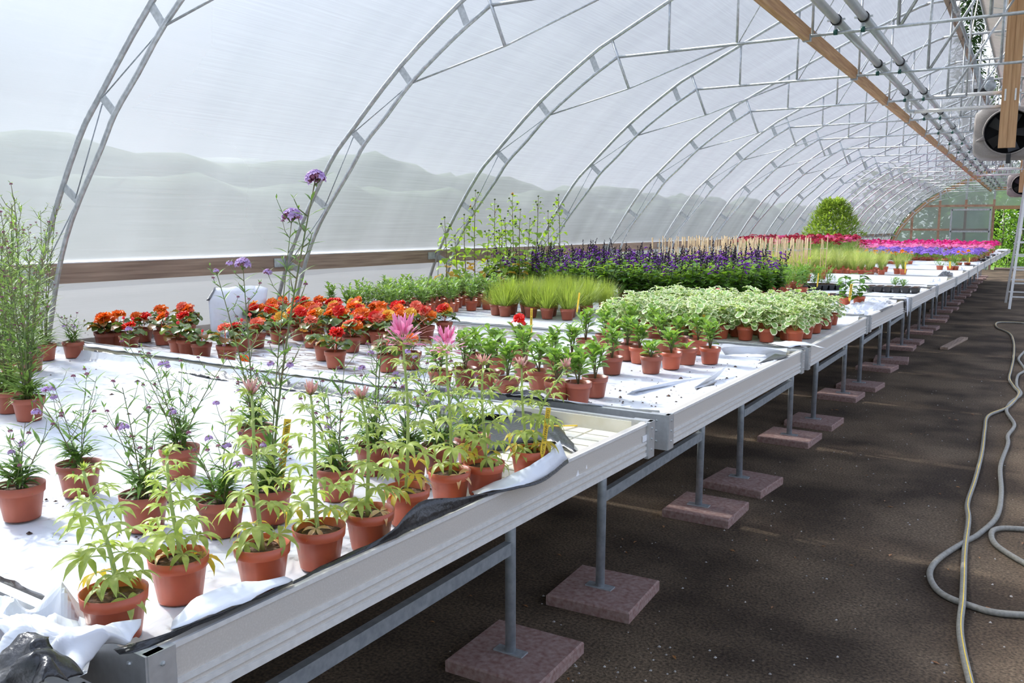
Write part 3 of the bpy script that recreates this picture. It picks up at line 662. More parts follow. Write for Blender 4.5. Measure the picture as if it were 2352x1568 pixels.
# bench 2: small standing folds by the aisle rail
fold([[A(1590, 892, ZB+.015), A(1640, 873, ZB+.015)], [A(1640, 860, ZB+.05), A(1672, 838, ZB+.06)]], SHEET[2], 'sheet_clean', 6, .004, seed=17)
fold([[A(1596, 892, ZR+.002), A(1640, 884, ZR+.01)], [A(1600, 896, ZR), A(1645, 876, ZR)]], SHEET[2], 'black_sheet', 6, .002, seed=18)
fold([[A(1655, 800, ZR+.0), A(1700, 795, ZR+.015), A(1770, 800, ZR+.01), A(1810, 808, ZR)], [A(1665, 815, ZB+.015), A(1720, 812, ZB+.03), A(1790, 815, ZB+.016), A(1810, 812, ZB+.016)]], SHEET[2], 'sheet_clean', 16, .006, seed=19)
fold([[A(1780, 812, ZR+.008), A(1815, 816, ZR+.01)], [A(1740, 835, ZR+.004), A(1800, 822, ZR+.006)]], SHEET[2], 'black_sheet', 8, .004, seed=20)
# a long rise in the liner of bench 2
fold([[A(1440, 905, ZB+.012), A(1540, 885, ZB+.013), A(1640, 866, ZB+.012)], [A(1450, 898, ZB+.03), A(1550, 876, ZB+.026), A(1642, 862, ZB+.016)], [A(1455, 893, ZB+.012), A(1555, 872, ZB+.012), A(1642, 860, ZB+.012)]], SHEET[2], 'sheet_clean', 16, .003, seed=21)
# bench 3: tongue hanging over the aisle rail
fold([[A(1765, 788, ZR+.008), A(1810, 783, ZR+.016), A(1850, 785, ZR+.016)], [A(1815, 797, ZR+.004), A(1850, 792, ZR+.012), A(1896, 800, ZR+.002)]], SHEET[3], 'sheet_clean', 10, .006, seed=22)
fold([[A(1740, 787, ZR+.004), A(1800, 790, ZR+.006)], [A(1800, 797, ZR+.002), A(1850, 797, ZR+.004)]], SHEET[3], 'black_sheet', 8, .002, seed=23)
# bench 3 far right and bench 4: rumpled liner
def rumple(poly, parent, mat_='sheet_clean', amp=.035, seed=0, n=16, z0=None):
    a, c, d, e = [A(u, v, z0 or ZB+.012) for u, v in poly]; rows = []
    for i in range(n+1):
        r = []
        for j in range(n+1):
            p = a.lerp(c, j/n).lerp(e.lerp(d, j/n), i/n); ed = min(i, n-i, j, n-j)/n
            k = noise.noise((p.x*7, p.y*7, seed)); p.z += amp*min(1, ed*4)*(.7-abs(k)*1.6+.5*noise.noise((p.x*18, p.y*18, seed)))
            p.z = max(p.z, (z0 or ZB+.012)); r.append(p)
        rows.append(r)
    b = MB(); b.grid(rows); o = b.build('sheet_fold', M[mat_], parent)
    md = o.modifiers.new('thickness', 'SOLIDIFY'); md.thickness = .0012; return o
rumple([(1905, 737), (1990, 735), (2000, 712), (1915, 715)], SHEET[3], amp=.06, seed=3)
rumple([(1905, 722), (2015, 718), (2055, 692), (1930, 695)], SHEET[4], amp=.06, seed=5)
rumple([(1960, 705), (2050, 700), (2060, 686), (1975, 688)], SHEET[4], amp=.05, seed=6)
fold([[A(2020, 712, ZR+.006), A(2050, 700, ZR+.012)], [A(2025, 716, ZR-.002), A(2052, 703, ZR)]], SHEET[4], 'black_sheet', 6, .004, seed=30)
rumple([(1350, 755), (1440, 745), (1440, 735), (1360, 740)], SHEET[3], amp=.03, seed=8)
# tongues hung over the aisle rail further down
def tongue(u, v, w, dn, parent, blk=False, seed=0):
    p = A(u, v, ZR+.006); o = Vector((.016, 0, 0)); wv = Vector((.0, w, 0))
    fold([[p-Vector((.12, 0, -.004)), p-Vector((.12, 0, -.008))+wv], [p+o, p+o+wv], [p+o+Vector((.004, .02, -dn*.5)), p+o*1.1+wv*.9+Vector((0, 0, -dn*.6))], [p+o+Vector((.006, w*.35, -dn)), p+o+Vector((.006, w*.6, -dn*.92))]],
         parent, 'black_sheet' if blk else 'sheet_clean', 6, .006, seed=seed)
tongue(2078, 687, .22, .17, SHEET[4], seed=40); tongue(2073, 689, .1, .14, SHEET[4], True, seed=41)
tongue(2146, 655, .3, .17, SHEET[5], seed=42); tongue(2132, 662, .2, .03, SHEET[5], True, seed=43)
rumple([(2130, 650), (2160, 648), (2165, 642), (2140, 644)], SHEET[6], amp=.05, seed=9)
rumple([(2150, 637), (2190, 634), (2190, 626), (2160, 628)], SHEET[6], 'black_sheet', amp=.07, seed=10)
rumple([(2195, 628), (2225, 624), (2215, 616), (2195, 620)], SHEET[7], amp=.06, seed=11)
tongue(2233, 610, .5, .28, SHEET[8], True, seed=44); tongue(2243, 606, .5, .33, SHEET[8], seed=45)
tongue(2262, 596, .8, .25, SHEET[10], True, seed=46); tongue(2270, 590, .9, .2, SHEET[11], True, seed=47)
tongue(2285, 584, .9, .15, SHEET[12], seed=48); tongue(2303, 578, .9, .15, SHEET[14], True, seed=49); tongue(2308, 576, .9, .12, SHEET[14], seed=50)
# bench 0: crumpled liner at the lower left corner of the picture
rumple([(-160, 1700), (200, 1545), (235, 1405), (-60, 1400)], SHEET[0], amp=.10, seed=21, n=40, z0=ZB+.02)
fold([[A(-40, 1400, ZR+.02), A(110, 1425, ZR+.03), A(230, 1440, ZR+.04), A(330, 1432, ZR+.02)], [A(0, 1440, ZR+.04), A(100, 1440, ZR+.07), A(200, 1458, ZR+.075), A(300, 1455, ZR+.03)],
      [A(20, 1540, ZR+.02), A(110, 1530, ZR+.04), A(185, 1535, ZR+.05), A(232, 1500, ZR+.02)]], SHEET[0], 'sheet_clean', 34, .022, seed=22, sub=10, f=26)
fold([[A(-30, 1530, ZR+.05), A(30, 1490, ZR+.085), A(80, 1450, ZR+.09)], [A(0, 1570, ZR+.07), A(70, 1510, ZR+.11), A(125, 1480, ZR+.1)], [A(60, 1600, ZR+.06), A(120, 1570, ZR+.085), A(192, 1540, ZR+.06)]], SHEET[0], 'black_sheet', 26, .022, seed=23, sub=10, f=30)
fold([[A(-60, 1315, ZB+.03), A(0, 1322, ZB+.03), A(60, 1350, ZB+.03), A(125, 1382, ZB+.025)], [A(-60, 1372, ZB+.04), A(0, 1370, ZB+.045), A(60, 1395, ZB+.045), A(110, 1415, ZB+.04)]], SHEET[1], 'black_sheet', 18, .01, seed=24, sub=5)
fold([[A(118, 1380, ZB+.016), A(150, 1400, ZB+.016), A(185, 1425, ZB+.016)], [A(120, 1415, ZB+.045), A(150, 1425, ZB+.05), A(180, 1440, ZB+.03)]], SHEET[1], 'sheet_clean', 8, .006, seed=25)
# lifted sheet edge by the film wall behind the begonias
lf = thing('loose_sheet', 'lifted grey-white plastic sheet leaning behind the begonias', 'sheet', (0, 0, 0))
g = -4.55
def atx(u, v, X):
    d = ray(u, v); t = X/d.x; return Vector((X, d.y*t, H+d.z*t))
gr_ = [atx(478, 690, -4.5), atx(545, 700, -4.5), atx(610, 696, -4.5)]
fold([[Vector((-4.46, p.y-.02, ZB+.014)) for p in gr_], gr_, [atx(492, 662, -4.62), atx(545, 658, -4.62), atx(592, 656, -4.6), atx(616, 662, -4.55)]], lf, 'sheet_clean', 14, .006, seed=60, thick=.003)
fold([[atx(474, 690, -4.5), atx(492, 660, -4.62)], [atx(481, 690, -4.49), atx(496, 660, -4.61)]], lf, 'black_sheet', 5, .001, seed=61)

# ------------------------------------------------------------------ floor things
hz = .014
def hose(P, label, r=.015, stripe=True):
    P = catmull([A(u, v, hz) + Vector((0, 0, dz)) for u, v, dz in P], 6)
    t_ = thing('hose', label, 'hose', (0, 0, 0))
    b = MB(); b.tube(P, r, 10); b.build('hose_body', M['rubber'], t_, True)
    if stripe:
        b = MB(); b.tube([p+Vector((0.002, 0, r*.86)) for p in P], .003, 5); b.build('stripe', M['yellow'], t_, True)
hose([(2352, 742, 0), (2320, 740, 0), (2290, 741, 0), (2290, 752, 0), (2318, 765, 0), (2328, 785, 0), (2328, 820, 0), (2322, 850, 0), (2318, 870, 0), (2330, 890, .0), (2340, 905, 0), (2315, 935, 0), (2270, 955, 0), (2262, 985, 0),
      (2255, 1040, 0), (2240, 1100, 0), (2222, 1155, 0), (2224, 1200, .02), (2216, 1260, 0), (2213, 1330, 0), (2210, 1390, .02), (2205, 1440, 0), (2213, 1500, 0), (2232, 1580, 0)], 'grey hose with a yellow stripe running along the aisle')
hose([(2400, 760, 0), (2360, 800, 0), (2340, 822, 0), (2345, 835, 0), (2354, 850, 0), (2338, 862, 0), (2335, 885, .0), (2345, 905, 0), (2320, 925, 0), (2312, 945, 0), (2330, 975, 0), (2315, 1000, 0), (2315, 1020, 0), (2298, 1070, 0), (2300, 1130, 0), (2290, 1185, 0), (2250, 1225, 0), (2215, 1245, .0), (2160, 1280, 0),
      (2136, 1312, 0), (2145, 1345, 0), (2175, 1370, 0), (2230, 1391, .0), (2290, 1407, 0), (2400, 1415, 0)], 'plain grey hose looping beside the striped hose', stripe=False)
hose([(2420, 1220, 0), (2352, 1215, 0), (2300, 1213, 0), (2278, 1222, 0), (2285, 1248, 0), (2330, 1280, 0), (2420, 1330, 0)], 'short bend of grey hose at the right picture edge', stripe=False)
b = MB(); p0, p1 = A(2168, 800, .02), A(2215, 776, .02); b.bar(p0, p1, .1, .035); tag(b.build('wooden_plank', M['wood_old']), 'short wooden plank lying on the aisle floor', 'plank')
ld = thing('step_ladder', 'tall aluminium step ladder standing in the aisle', 'ladder', (0, 0, 0))
top = Vector((-.02, 21.7, 4.3))
for side in (0, .48):
    for foot in (Vector((-.34, 20.84, 0)), Vector((-.45, 22.58, 0))):
        b = MB(); q = top+Vector((side*.9-.1, (foot.y-21.7)*.06, 0)); b.bar(foot+Vector((side, 0, .0)), q, .05, .03, up=(0, 1, 0)); b.build('stile', M['alu_bright'], ld)
for foot, in ((Vector((-.34, 20.84, 0)),), (Vector((-.45, 22.58, 0)),)):
    for k in range(14):
        f_ = .06+k*.066; q = top+Vector((-.1, (foot.y-21.7)*.06, 0)); a = foot.lerp(q, f_)
        b = MB(); b.bar(a, a+Vector((.47, 0, 0)), .03, .03); b.build('rung', M['alu_bright'], ld)
sr = MB(); sr.tube([(-1.3, 39.9, .06), (.85, 39.9, .06)], .05, 8); tag(sr.build('door_sill', M['wood_old']), 'dark low sill across the far doorway', 'sill')
# crumbs, stones and dry leaves on the floor
cr = MB(); random.seed(3)
for i in range(420):
    x = rnd(-1.9, .5); y = 2.6+9*random.random()**2; s_ = rnd(.002, .006)
    vs = [(x+s_*rnd(.6, 1.2)*c, y+s_*rnd(.6, 1.2)*d, e*s_) for c, d, e in ((-1, -1, 0), (1, -1, 0), (1, 1, 0), (-1, 1, 0), (0, 0, 1.2))]
    cr.add(vs, [(0, 1, 4), (1, 2, 4), (2, 3, 4), (3, 0, 4)])
M['stone'] = mat('small_stones', (.22, .2, .18), .9, scale=30, col2=(.5, .47, .43), coord='Object')
tag(stuff(cr.build('gravel', M['stone'])), 'scattered small stones on the earth floor', 'gravel')
dl = MB()
for i in range(60):
    x = rnd(-2.2, .4); y = 2.7+7*random.random()**1.5; a = rnd(0, 6.3); s_ = rnd(.01, .022)
    ca, sa = math.cos(a)*s_, math.sin(a)*s_
    dl.add([(x-ca, y-sa, .003), (x+sa*.4, y-ca*.4, .008), (x+ca, y+sa, .004), (x-sa*.4, y+ca*.4, .006)], [(0, 1, 2, 3)])
M['dry'] = leafmat('dry_leaf', (.25, .1, .04), (.4, .2, .08), .2)
tag(stuff(dl.build('fallen_leaves', M['dry'])), 'scattered dry brown leaves on the floor', 'leaves')
# ------------------------------------------------------------------ plant building blocks
SHP = {'lance': [0, .55, .95, 1, .72, .36, 0], 'linear': [.25, .7, 1, 1, .9, .6, 0], 'obov': [.12, .3, .58, .86, 1, .82, .15], 'oval': [.1, .7, 1, 1, .86, .55, .05],
       'heart': [.5, .98, 1, .84, .6, .32, 0], 'round': [.45, .92, 1, 1, .95, .72, .25], 'petal': [.2, .5, .8, 1, 1, .85, .4], 'spoon': [.06, .08, .15, .6, 1, .85, .1]}
def leaf(mb, base, az, pit, L, W, shape='lance', droop=.6, cup=.15, mi=0, wave=0, cols=2, rim=None, seg=6, roll=0):
    """one leaf blade as a bent strip; rim = (material, width) adds a margin of another colour"""
    pr = SHP[shape]; p = Vector(base); d = L/seg; rows = []
    ca, sa = math.cos(az), math.sin(az); side = Vector((-sa, ca, 0))
    if roll: side = Matrix.Rotation(roll, 3, Vector((ca, sa, 0))) @ side
    for i in range(seg+1):
        t = i/seg; th = pit-droop*t; f = t*6; j = min(5, int(f)); w = (pr[j]+(pr[j+1]-pr[j])*(f-j))*W/2
        tan = Vector((ca*math.cos(th), sa*math.cos(th), math.sin(th))); up = side.cross(tan)*-1
        wz = wave*W*math.sin(i*2.6+az*3)
        es = [-1, 0, 1] if rim is None else [-1, -1+rim[1], 0, 1-rim[1], 1]
        rows.append([p+side*(e*w)+up*(abs(e)*w*cup*2+(wz*e if wave else 0)) for e in es])
        if i < seg: p = p+tan*d
    n0 = len(mb.f); mb.grid(rows, mi)
    if rim is not None:
        k = len(rows[0])-1
        for q in range(n0, len(mb.f)):
            c = (q-n0) % k; r = (q-n0)//k
            if c in (0, k-1) or r == seg-1: mb.m[q] = rim[0]
    return p
def blob(mb, c, r, mi=0, n=6, sq=1.0):
    c = Vector(c); prf = [(0, -1), (.7, -.7), (1, 0), (.7, .7), (0, 1)]
    mb.lathe([(a*r, z*r*sq) for a, z in prf], n, mi, c=c)
def flower(mb, c, az, tilt, layers, mi=0, shape='petal', cup=.15, wave=0):
    """petals in rings about an axis tilted from the vertical towards az; layers = (count, angle, length, width)"""
    R_ = Matrix.Translation(Vector(c)) @ Matrix.Rotation(az, 4, 'Z') @ Matrix.Rotation(tilt, 4, 'Y')
    for k, lay in enumerate(layers):
        n, ang, L, W = lay[:4]; m_ = lay[4] if len(lay) > 4 else mi
        for i in range(n):
            t = MB(); leaf(t, (0, 0, 0), 2*PI*(i+.5*k)/n+rnd(-.12, .12), ang+rnd(-.12, .12), L*rnd(.9, 1.08), W, shape, .5, cup, m_, wave, seg=4)
            mb.add(t.v, t.f, m_, R_)
def hh(seed): random.seed(seed)

# leaf, petal and pot materials
M['pot'] = mat('terracotta_plastic', (.40, .075, .03), .36, scale=12, col2=(.46, .10, .045), rnd_amt=.12, thr=(.3, .7))
M['pot_dark'] = mat('brown_terracotta_plastic', (.27, .062, .03), .42, scale=10, col2=(.33, .085, .045), rnd_amt=.15, thr=(.3, .7))
M['soil'] = mat('potting_soil', (.035, .018, .01), .95, scale=90, col2=(.12, .065, .04), bump=.8, detail=6)
M['cle'] = leafmat('cleome_leaf', (.26, .35, .075), (.40, .48, .15), .38, rough=.38)
M['cle_y'] = leafmat('cleome_leaf_yellowing', (.42, .42, .05), (.6, .42, .06), .38, tcol=(1.3, 1.2, .6))
M['cle_dry'] = leafmat('cleome_leaf_dry', (.6, .32, .1), (.72, .5, .28), .3, tcol=(1.2, 1.1, .8))
M['cle_stem'] = mat('cleome_stem', (.32, .42, .11), .5, scale=40, col2=(.42, .5, .17))
M['bud'] = leafmat('pink_bud', (.85, .42, .45), (.86, .72, .5), .3, scale=90, tcol=(1.1, .9, .9))
M['pink'] = leafmat('pink_petal', (.85, .22, .48), (.9, .55, .68), .35, scale=50, tcol=(1.1, .9, 1))
M['stamen'] = mat('stamen', (.75, .4, .35), .5)
M['ver'] = leafmat('verbena_leaf', (.075, .16, .03), (.16, .28, .06), .3)
M['ver_l'] = leafmat('verbena_leaf_light', (.13, .22, .05), (.22, .32, .09), .33)
M['ver_stem'] = mat('verbena_stem', (.10, .17, .045), .55, scale=8, col2=(.2, .16, .08), stretch=(1, 1, 3))
M['lilac'] = leafmat('lilac_floret', (.5, .3, .66), (.72, .52, .82), .3, scale=300, tcol=(1, 1, 1))
M['lilac_bud'] = mat('purple_floret_bud', (.22, .05, .11), .6, scale=200, col2=(.35, .14, .2))
M['beg'] = leafmat('begonia_leaf', (.045, .10, .02), (.13, .18, .035), .22, rough=.3, scale=40)
M['beg_r'] = leafmat('begonia_leaf_bronze', (.10, .07, .015), (.28, .12, .02), .28, rough=.35, scale=50)
M['zin'] = leafmat('obovate_leaf', (.15, .28, .05), (.25, .38, .09), .33, rough=.35)
M['sage'] = leafmat('lance_leaf', (.15, .27, .06), (.25, .38, .11), .34)
M['koch'] = leafmat('feathery_leaf', (.20, .28, .045), (.33, .41, .09), .36, scale=20)
M['plec'] = leafmat('variegated_leaf_centre', (.20, .34, .10), (.32, .46, .17), .3)
M['cream'] = leafmat('variegated_leaf_margin', (.82, .82, .52), (.9, .9, .68), .32, tcol=(1.15, 1.15, .8))
M['salv'] = leafmat('salvia_leaf', (.05, .135, .018), (.13, .26, .035), .3, rough=.38)
M['salv_l'] = leafmat('salvia_leaf_light', (.15, .28, .03), (.24, .38, .05), .38)
M['salv_d'] = mat('salvia_calyx', (.012, .006, .02), .6, scale=80, col2=(.03, .012, .04))
M['purple'] = leafmat('salvia_corolla', (.16, .015, .36), (.28, .03, .5), .25, tcol=(1, .8, 1))
M['stipa'] = leafmat('grass_blade', (.24, .34, .07), (.44, .46, .2), .35, scale=14)
M['sunl'] = leafmat('sunflower_leaf', (.2, .34, .04), (.32, .46, .07), .42)
M['suny'] = leafmat('sunflower_leaf_yellow', (.55, .42, .05), (.6, .3, .06), .38, tcol=(1.2, 1.1, .7))
M['sunb'] = leafmat('sunflower_leaf_dead', (.16, .07, .03), (.24, .12, .05), .15, tcol=(1, .9, .8))
M['sunstem'] = mat('sunflower_stem', (.12, .14, .05), .6, scale=5, col2=(.17, .09, .05), stretch=(1, 1, 2))
M['fern'] = leafmat('ferny_leaf', (.12, .26, .03), (.2, .36, .06), .36)
M['lime'] = leafmat('lime_leaf', (.3, .42, .04), (.4, .5, .08), .4)
M['bush'] = leafmat('bush_leaf', (.22, .33, .05), (.36, .48, .1), .36)
M['cane'] = mat('bamboo_cane', (.58, .40, .2), .6, scale=30, col2=(.7, .52, .3))
def petal(name, a, c): M[name] = leafmat(name, a, c, .3, scale=45, tcol=(1.15, .9, .8), thr=(.3, .7), rnd_amt=.1)
petal('b_orange', (.85, .13, .015), (.95, .30, .02)); petal('b_red', (.72, .012, .015), (.85, .06, .03)); petal('b_yellow', (.9, .5, .03), (.95, .68, .12))
petal('b_salmon', (.86, .14, .08), (.92, .34, .2)); petal('b_rosebud', (.8, .05, .1), (.85, .2, .2)); petal('zred', (.78, .008, .006), (.9, .03, .015))
petal('coral', (.85, .25, .25), (.9, .4, .38)); petal('cos_red', (.3, .003, .03), (.5, .012, .07)); petal('cos_pink', (.62, .05, .25), (.75, .15, .35)); petal('mari', (.92, .3, .005), (.95, .42, .02))
petal('pet_purple', (.26, .12, .66), (.42, .26, .8)); petal('pet_pink', (.8, .16, .45), (.88, .35, .6)); petal('pet_mag', (.66, .008, .2), (.8, .05, .34)); petal('sunpet', (.85, .25, .01), (.9, .4, .02))
M['disc'] = mat('flower_disc', (.8, .5, .03), .7)
M['sundisc'] = mat('sunflower_bud', (.06, .09, .02), .7, scale=80, col2=(.12, .16, .04))

def pot_mesh(mt, r=.056, h=.086):
    b = MB(); b.lathe([(0, .002), (r*.70, .002), (r*.72, 0), (r*.735, .004), (r*.90, h*.74), (r*.955, h*.75), (r*.965, h*.76), (r, h), (r*.965, h), (r*.93, h*.82), (r*.88, h*.8)], 26)
    return b.mesh('pot', M[mt], True)
POT = {k: pot_mesh(k) for k in ('pot', 'pot_dark')}
def soil_mesh(r=.0505, z=.0725):
    b = MB(); n = 18; rings = [0, .35, .7, 1.0]; rows = []
    for q in rings: rows.append([(q*r*math.cos(2*PI*k/n), q*r*math.sin(2*PI*k/n), z+.004*noise.noise((q*9*math.cos(2*PI*k/n), q*9*math.sin(2*PI*k/n), 2))-.003*q) for k in range(n+1)])
    b.grid(rows); return b.mesh('soil', M['soil'])
SOIL = soil_mesh()
TILT = [0]
def potted(name, label, loc, group, pot='pot_dark', s=1.0, rz=None, cat='potted plant', soil=True, tilt=0):
    t_ = thing(name, label, cat, loc, rnd(0, 6.28) if rz is None else rz, group)
    if tilt: t_.rotation_euler[0] = rnd(-tilt, tilt); t_.rotation_euler[1] = rnd(-tilt, tilt)
    t_.scale = (s, s, s)
    p = obj('pot', POT[pot], t_)
    if soil: obj('soil', SOIL, t_)
    return t_
ZT = ZB+.0165        # on top of the liner
SOILZ = .074
def pix(u, v): p = A(u, v, ZT); return p
def clampx(p, lo=-4.72): p.x = max(p.x, lo); return p

# ------------------------------------------------------------------ cleomes along the aisle edge
hh(11)
def cleome_leaf(L, n, mt, seed):
    hh(seed); b = MB(); pts = [Vector((0, 0, 0))]; th = .55
    for k in range(4): pts.append(pts[-1]+Vector((math.cos(th), 0, math.sin(th)))*(L*.5/4)); th -= .22
    b.tube(pts, [.0014, .0012, .0011, .001, .0009], 5, 1); e = pts[-1]
    for i in range(n):
        a = (i-(n-1)/2)*(4.4/n); l = L*.74*(1-.09*abs(i-(n-1)/2)); leaf(b, e, a, .2+rnd(-.15, .15), l, l*.27, 'lance', 1.4+rnd(-.3, .3), .18, 0, .04)
    return b.mesh('leaf', [M[mt], M['cle_stem']], True)
CL = [cleome_leaf(.07, n, 'cle', 20+i) for i, n in enumerate((6, 7, 5, 7))]
CLY = [cleome_leaf(.07, 5, 'cle_y', 31), cleome_leaf(.07, 5, 'cle_y', 32)]; CLD = [cleome_leaf(.06, 4, 'cle_dry', 33)]
def cleome_head(kind, seed):
    hh(seed); b = MB()
    if kind == 'green':
        for i in range(16): leaf(b, (0, 0, 0), i*2.4, rnd(.5, 1.4), rnd(.012, .022), .006, 'lance', .2, .2, 0)
    elif kind == 'bud':
        for i in range(22): leaf(b, (0, 0, 0), i*2.4, rnd(.2, 1.2), rnd(.012, .024), .005, 'lance', .3, .2, 0)
        for i in range(14):
            a = i*2.4; pz = rnd(.85, 1.45); l = rnd(.018, .04); c = Vector((math.cos(a)*math.cos(pz), math.sin(a)*math.cos(pz), math.sin(pz)))
            b.tube([c*.004, c*l*.7, c*l], [.0014, .0026, .0008], 6, 1)
    else:
        for i in range(12): leaf(b, (0, 0, -.004), i*2.4, rnd(.0, .9), rnd(.012, .024), .005, 'lance', .3, .2, 0)
        for i in range(30):
            a = i*2.4; pz = rnd(-.15, 1.3); r0 = rnd(.012, .03); c = Vector((math.cos(a)*math.cos(pz), math.sin(a)*math.cos(pz), math.sin(pz)*1.1))
            leaf(b, c*r0*.6, a, pz+rnd(-.15, .25), rnd(.028, .042), .0125, 'spoon', rnd(-.3, .5), .15, 1)
        for i in range(22):
            a = rnd(0, 6.3); pz = rnd(-.4, .7); c = Vector((math.cos(a)*math.cos(pz), math.sin(a)*math.cos(pz), math.sin(pz))); l = rnd(.05, .085)
            b.tube([c*.006, c*l*.6+Vector((0, 0, .004)), c*l+Vector((0, 0, -.002))], .0004, 3, 2)
        for i in range(6):
            a = i*1.1; c = Vector((math.cos(a)*.35, math.sin(a)*.35, .95)); b.tube([c*.02, c*.05, c*.062], [.002, .0032, .001], 6, 1)
    return b.mesh('flower_head', [M['cle'], M['bud'] if kind == 'bud' else M['pink'], M['stamen']], True)
CLE = [  # base pixel, height above rim, lean, heads, words
    ((268, 1462), .215, (-.02, -.01), 'green', 'shortest cleome with a pale green tip, nearest the lower left corner'),
    ((415, 1372), .195, (-.012, 0), 'green', 'short cleome without flowers, second pot of the front row'),
    ((605, 1340), .30, (-.012, 0), 'bud', 'cleome with bright pink buds behind the raised white sheet'),
    ((735, 1297), .28, (-.012, 0), 'bud', 'cleome with pale pink buds, fourth pot of the front row'),
    ((850, 1255), .25, (-.01, 0), 'bud', 'cleome with small peach buds, fifth pot of the front row'),
    ((936, 1198), .355, (.0, .0), 'open', 'tall cleome with the larger open pink spider flower'),
    ((1033, 1152), .32, (0, 0), 'open', 'tall cleome with the smaller open pink spider flower'),
    ((1112, 1132), .265, (0, 0), 'bud', 'cleome with pale buds between the open one and the labelled one'),
    ((1216, 1097), .235, (.0, 0), 'bud2', 'two-stemmed cleome in the pot with the yellow label, by the bare tray corner')]
HEAD = {('green', 0): cleome_head('green', 40), ('bud', 0): cleome_head('bud', 41), ('bud', 1): cleome_head('bud', 42), ('open', 0): cleome_head('open', 43), ('open', 1): cleome_head('open', 44)}
for ci, (bp, hgt, lean, head, lab) in enumerate(CLE):
    hh(100+ci); t_ = potted('potted_cleome', lab, pix(*bp), 'cleomes along the aisle edge', 'pot', rz=0)
    stems = [(0, 0, hgt, lean)] if head != 'bud2' else [(-.012, 0, hgt, (-.006, -.01)), (.012, .004, hgt*1.0, (.05, .02))]
    for si, (x0, y0, hg, ln) in enumerate(stems):
        pts = []; ns = 9
        for k in range(ns+1):
            f = k/ns; pts.append(Vector((x0+ln[0]*f*f*1.6+.004*math.sin(f*5+ci), y0+ln[1]*f*f*1.6+.004*math.cos(f*4+ci), SOILZ-.005+(hg+.012)*f)))
        b = MB(); b.tube(pts, [.0048-.0022*k/ns for k in range(ns+1)], 8); b.build('stem', M['cle_stem'], t_, True)
        N = 25 if head != 'bud2' else 17
        for k in range(N):
            f = .05+.93*(k/(N-1)); j = min(ns-1, int(f*ns)); p = pts[j].lerp(pts[j+1], f*ns-j); az = k*2.4+ci
            s_ = (1.42-.85*f)*rnd(.8, 1.15)
            if f < .2: s_ *= .8
            me = CL[k % 4] if f > .24 else (CLY[k % 2] if rnd(0, 1) < .45 else CL[k % 4])
            if f < .1 and rnd(0, 1) < .3: me = CLD[0]
            obj('leaf', me, t_, p, (rnd(-.2, .2), -.35+.9*(1-f)*rnd(.5, 1) if f < .5 else -.35*f+rnd(-.1, .15), az), s_)
        kd = {'bud2': 'bud'}.get(head, head)
        obj('flower_head', HEAD[kd, 0 if kd == 'green' else (ci+si) % 2 if kd != 'open' else ci % 2], t_, pts[-1], (ln[1]*2, ln[0]*2, ci), 1.0 if kd != 'open' else (1.2 if ci == 5 else 1.0))

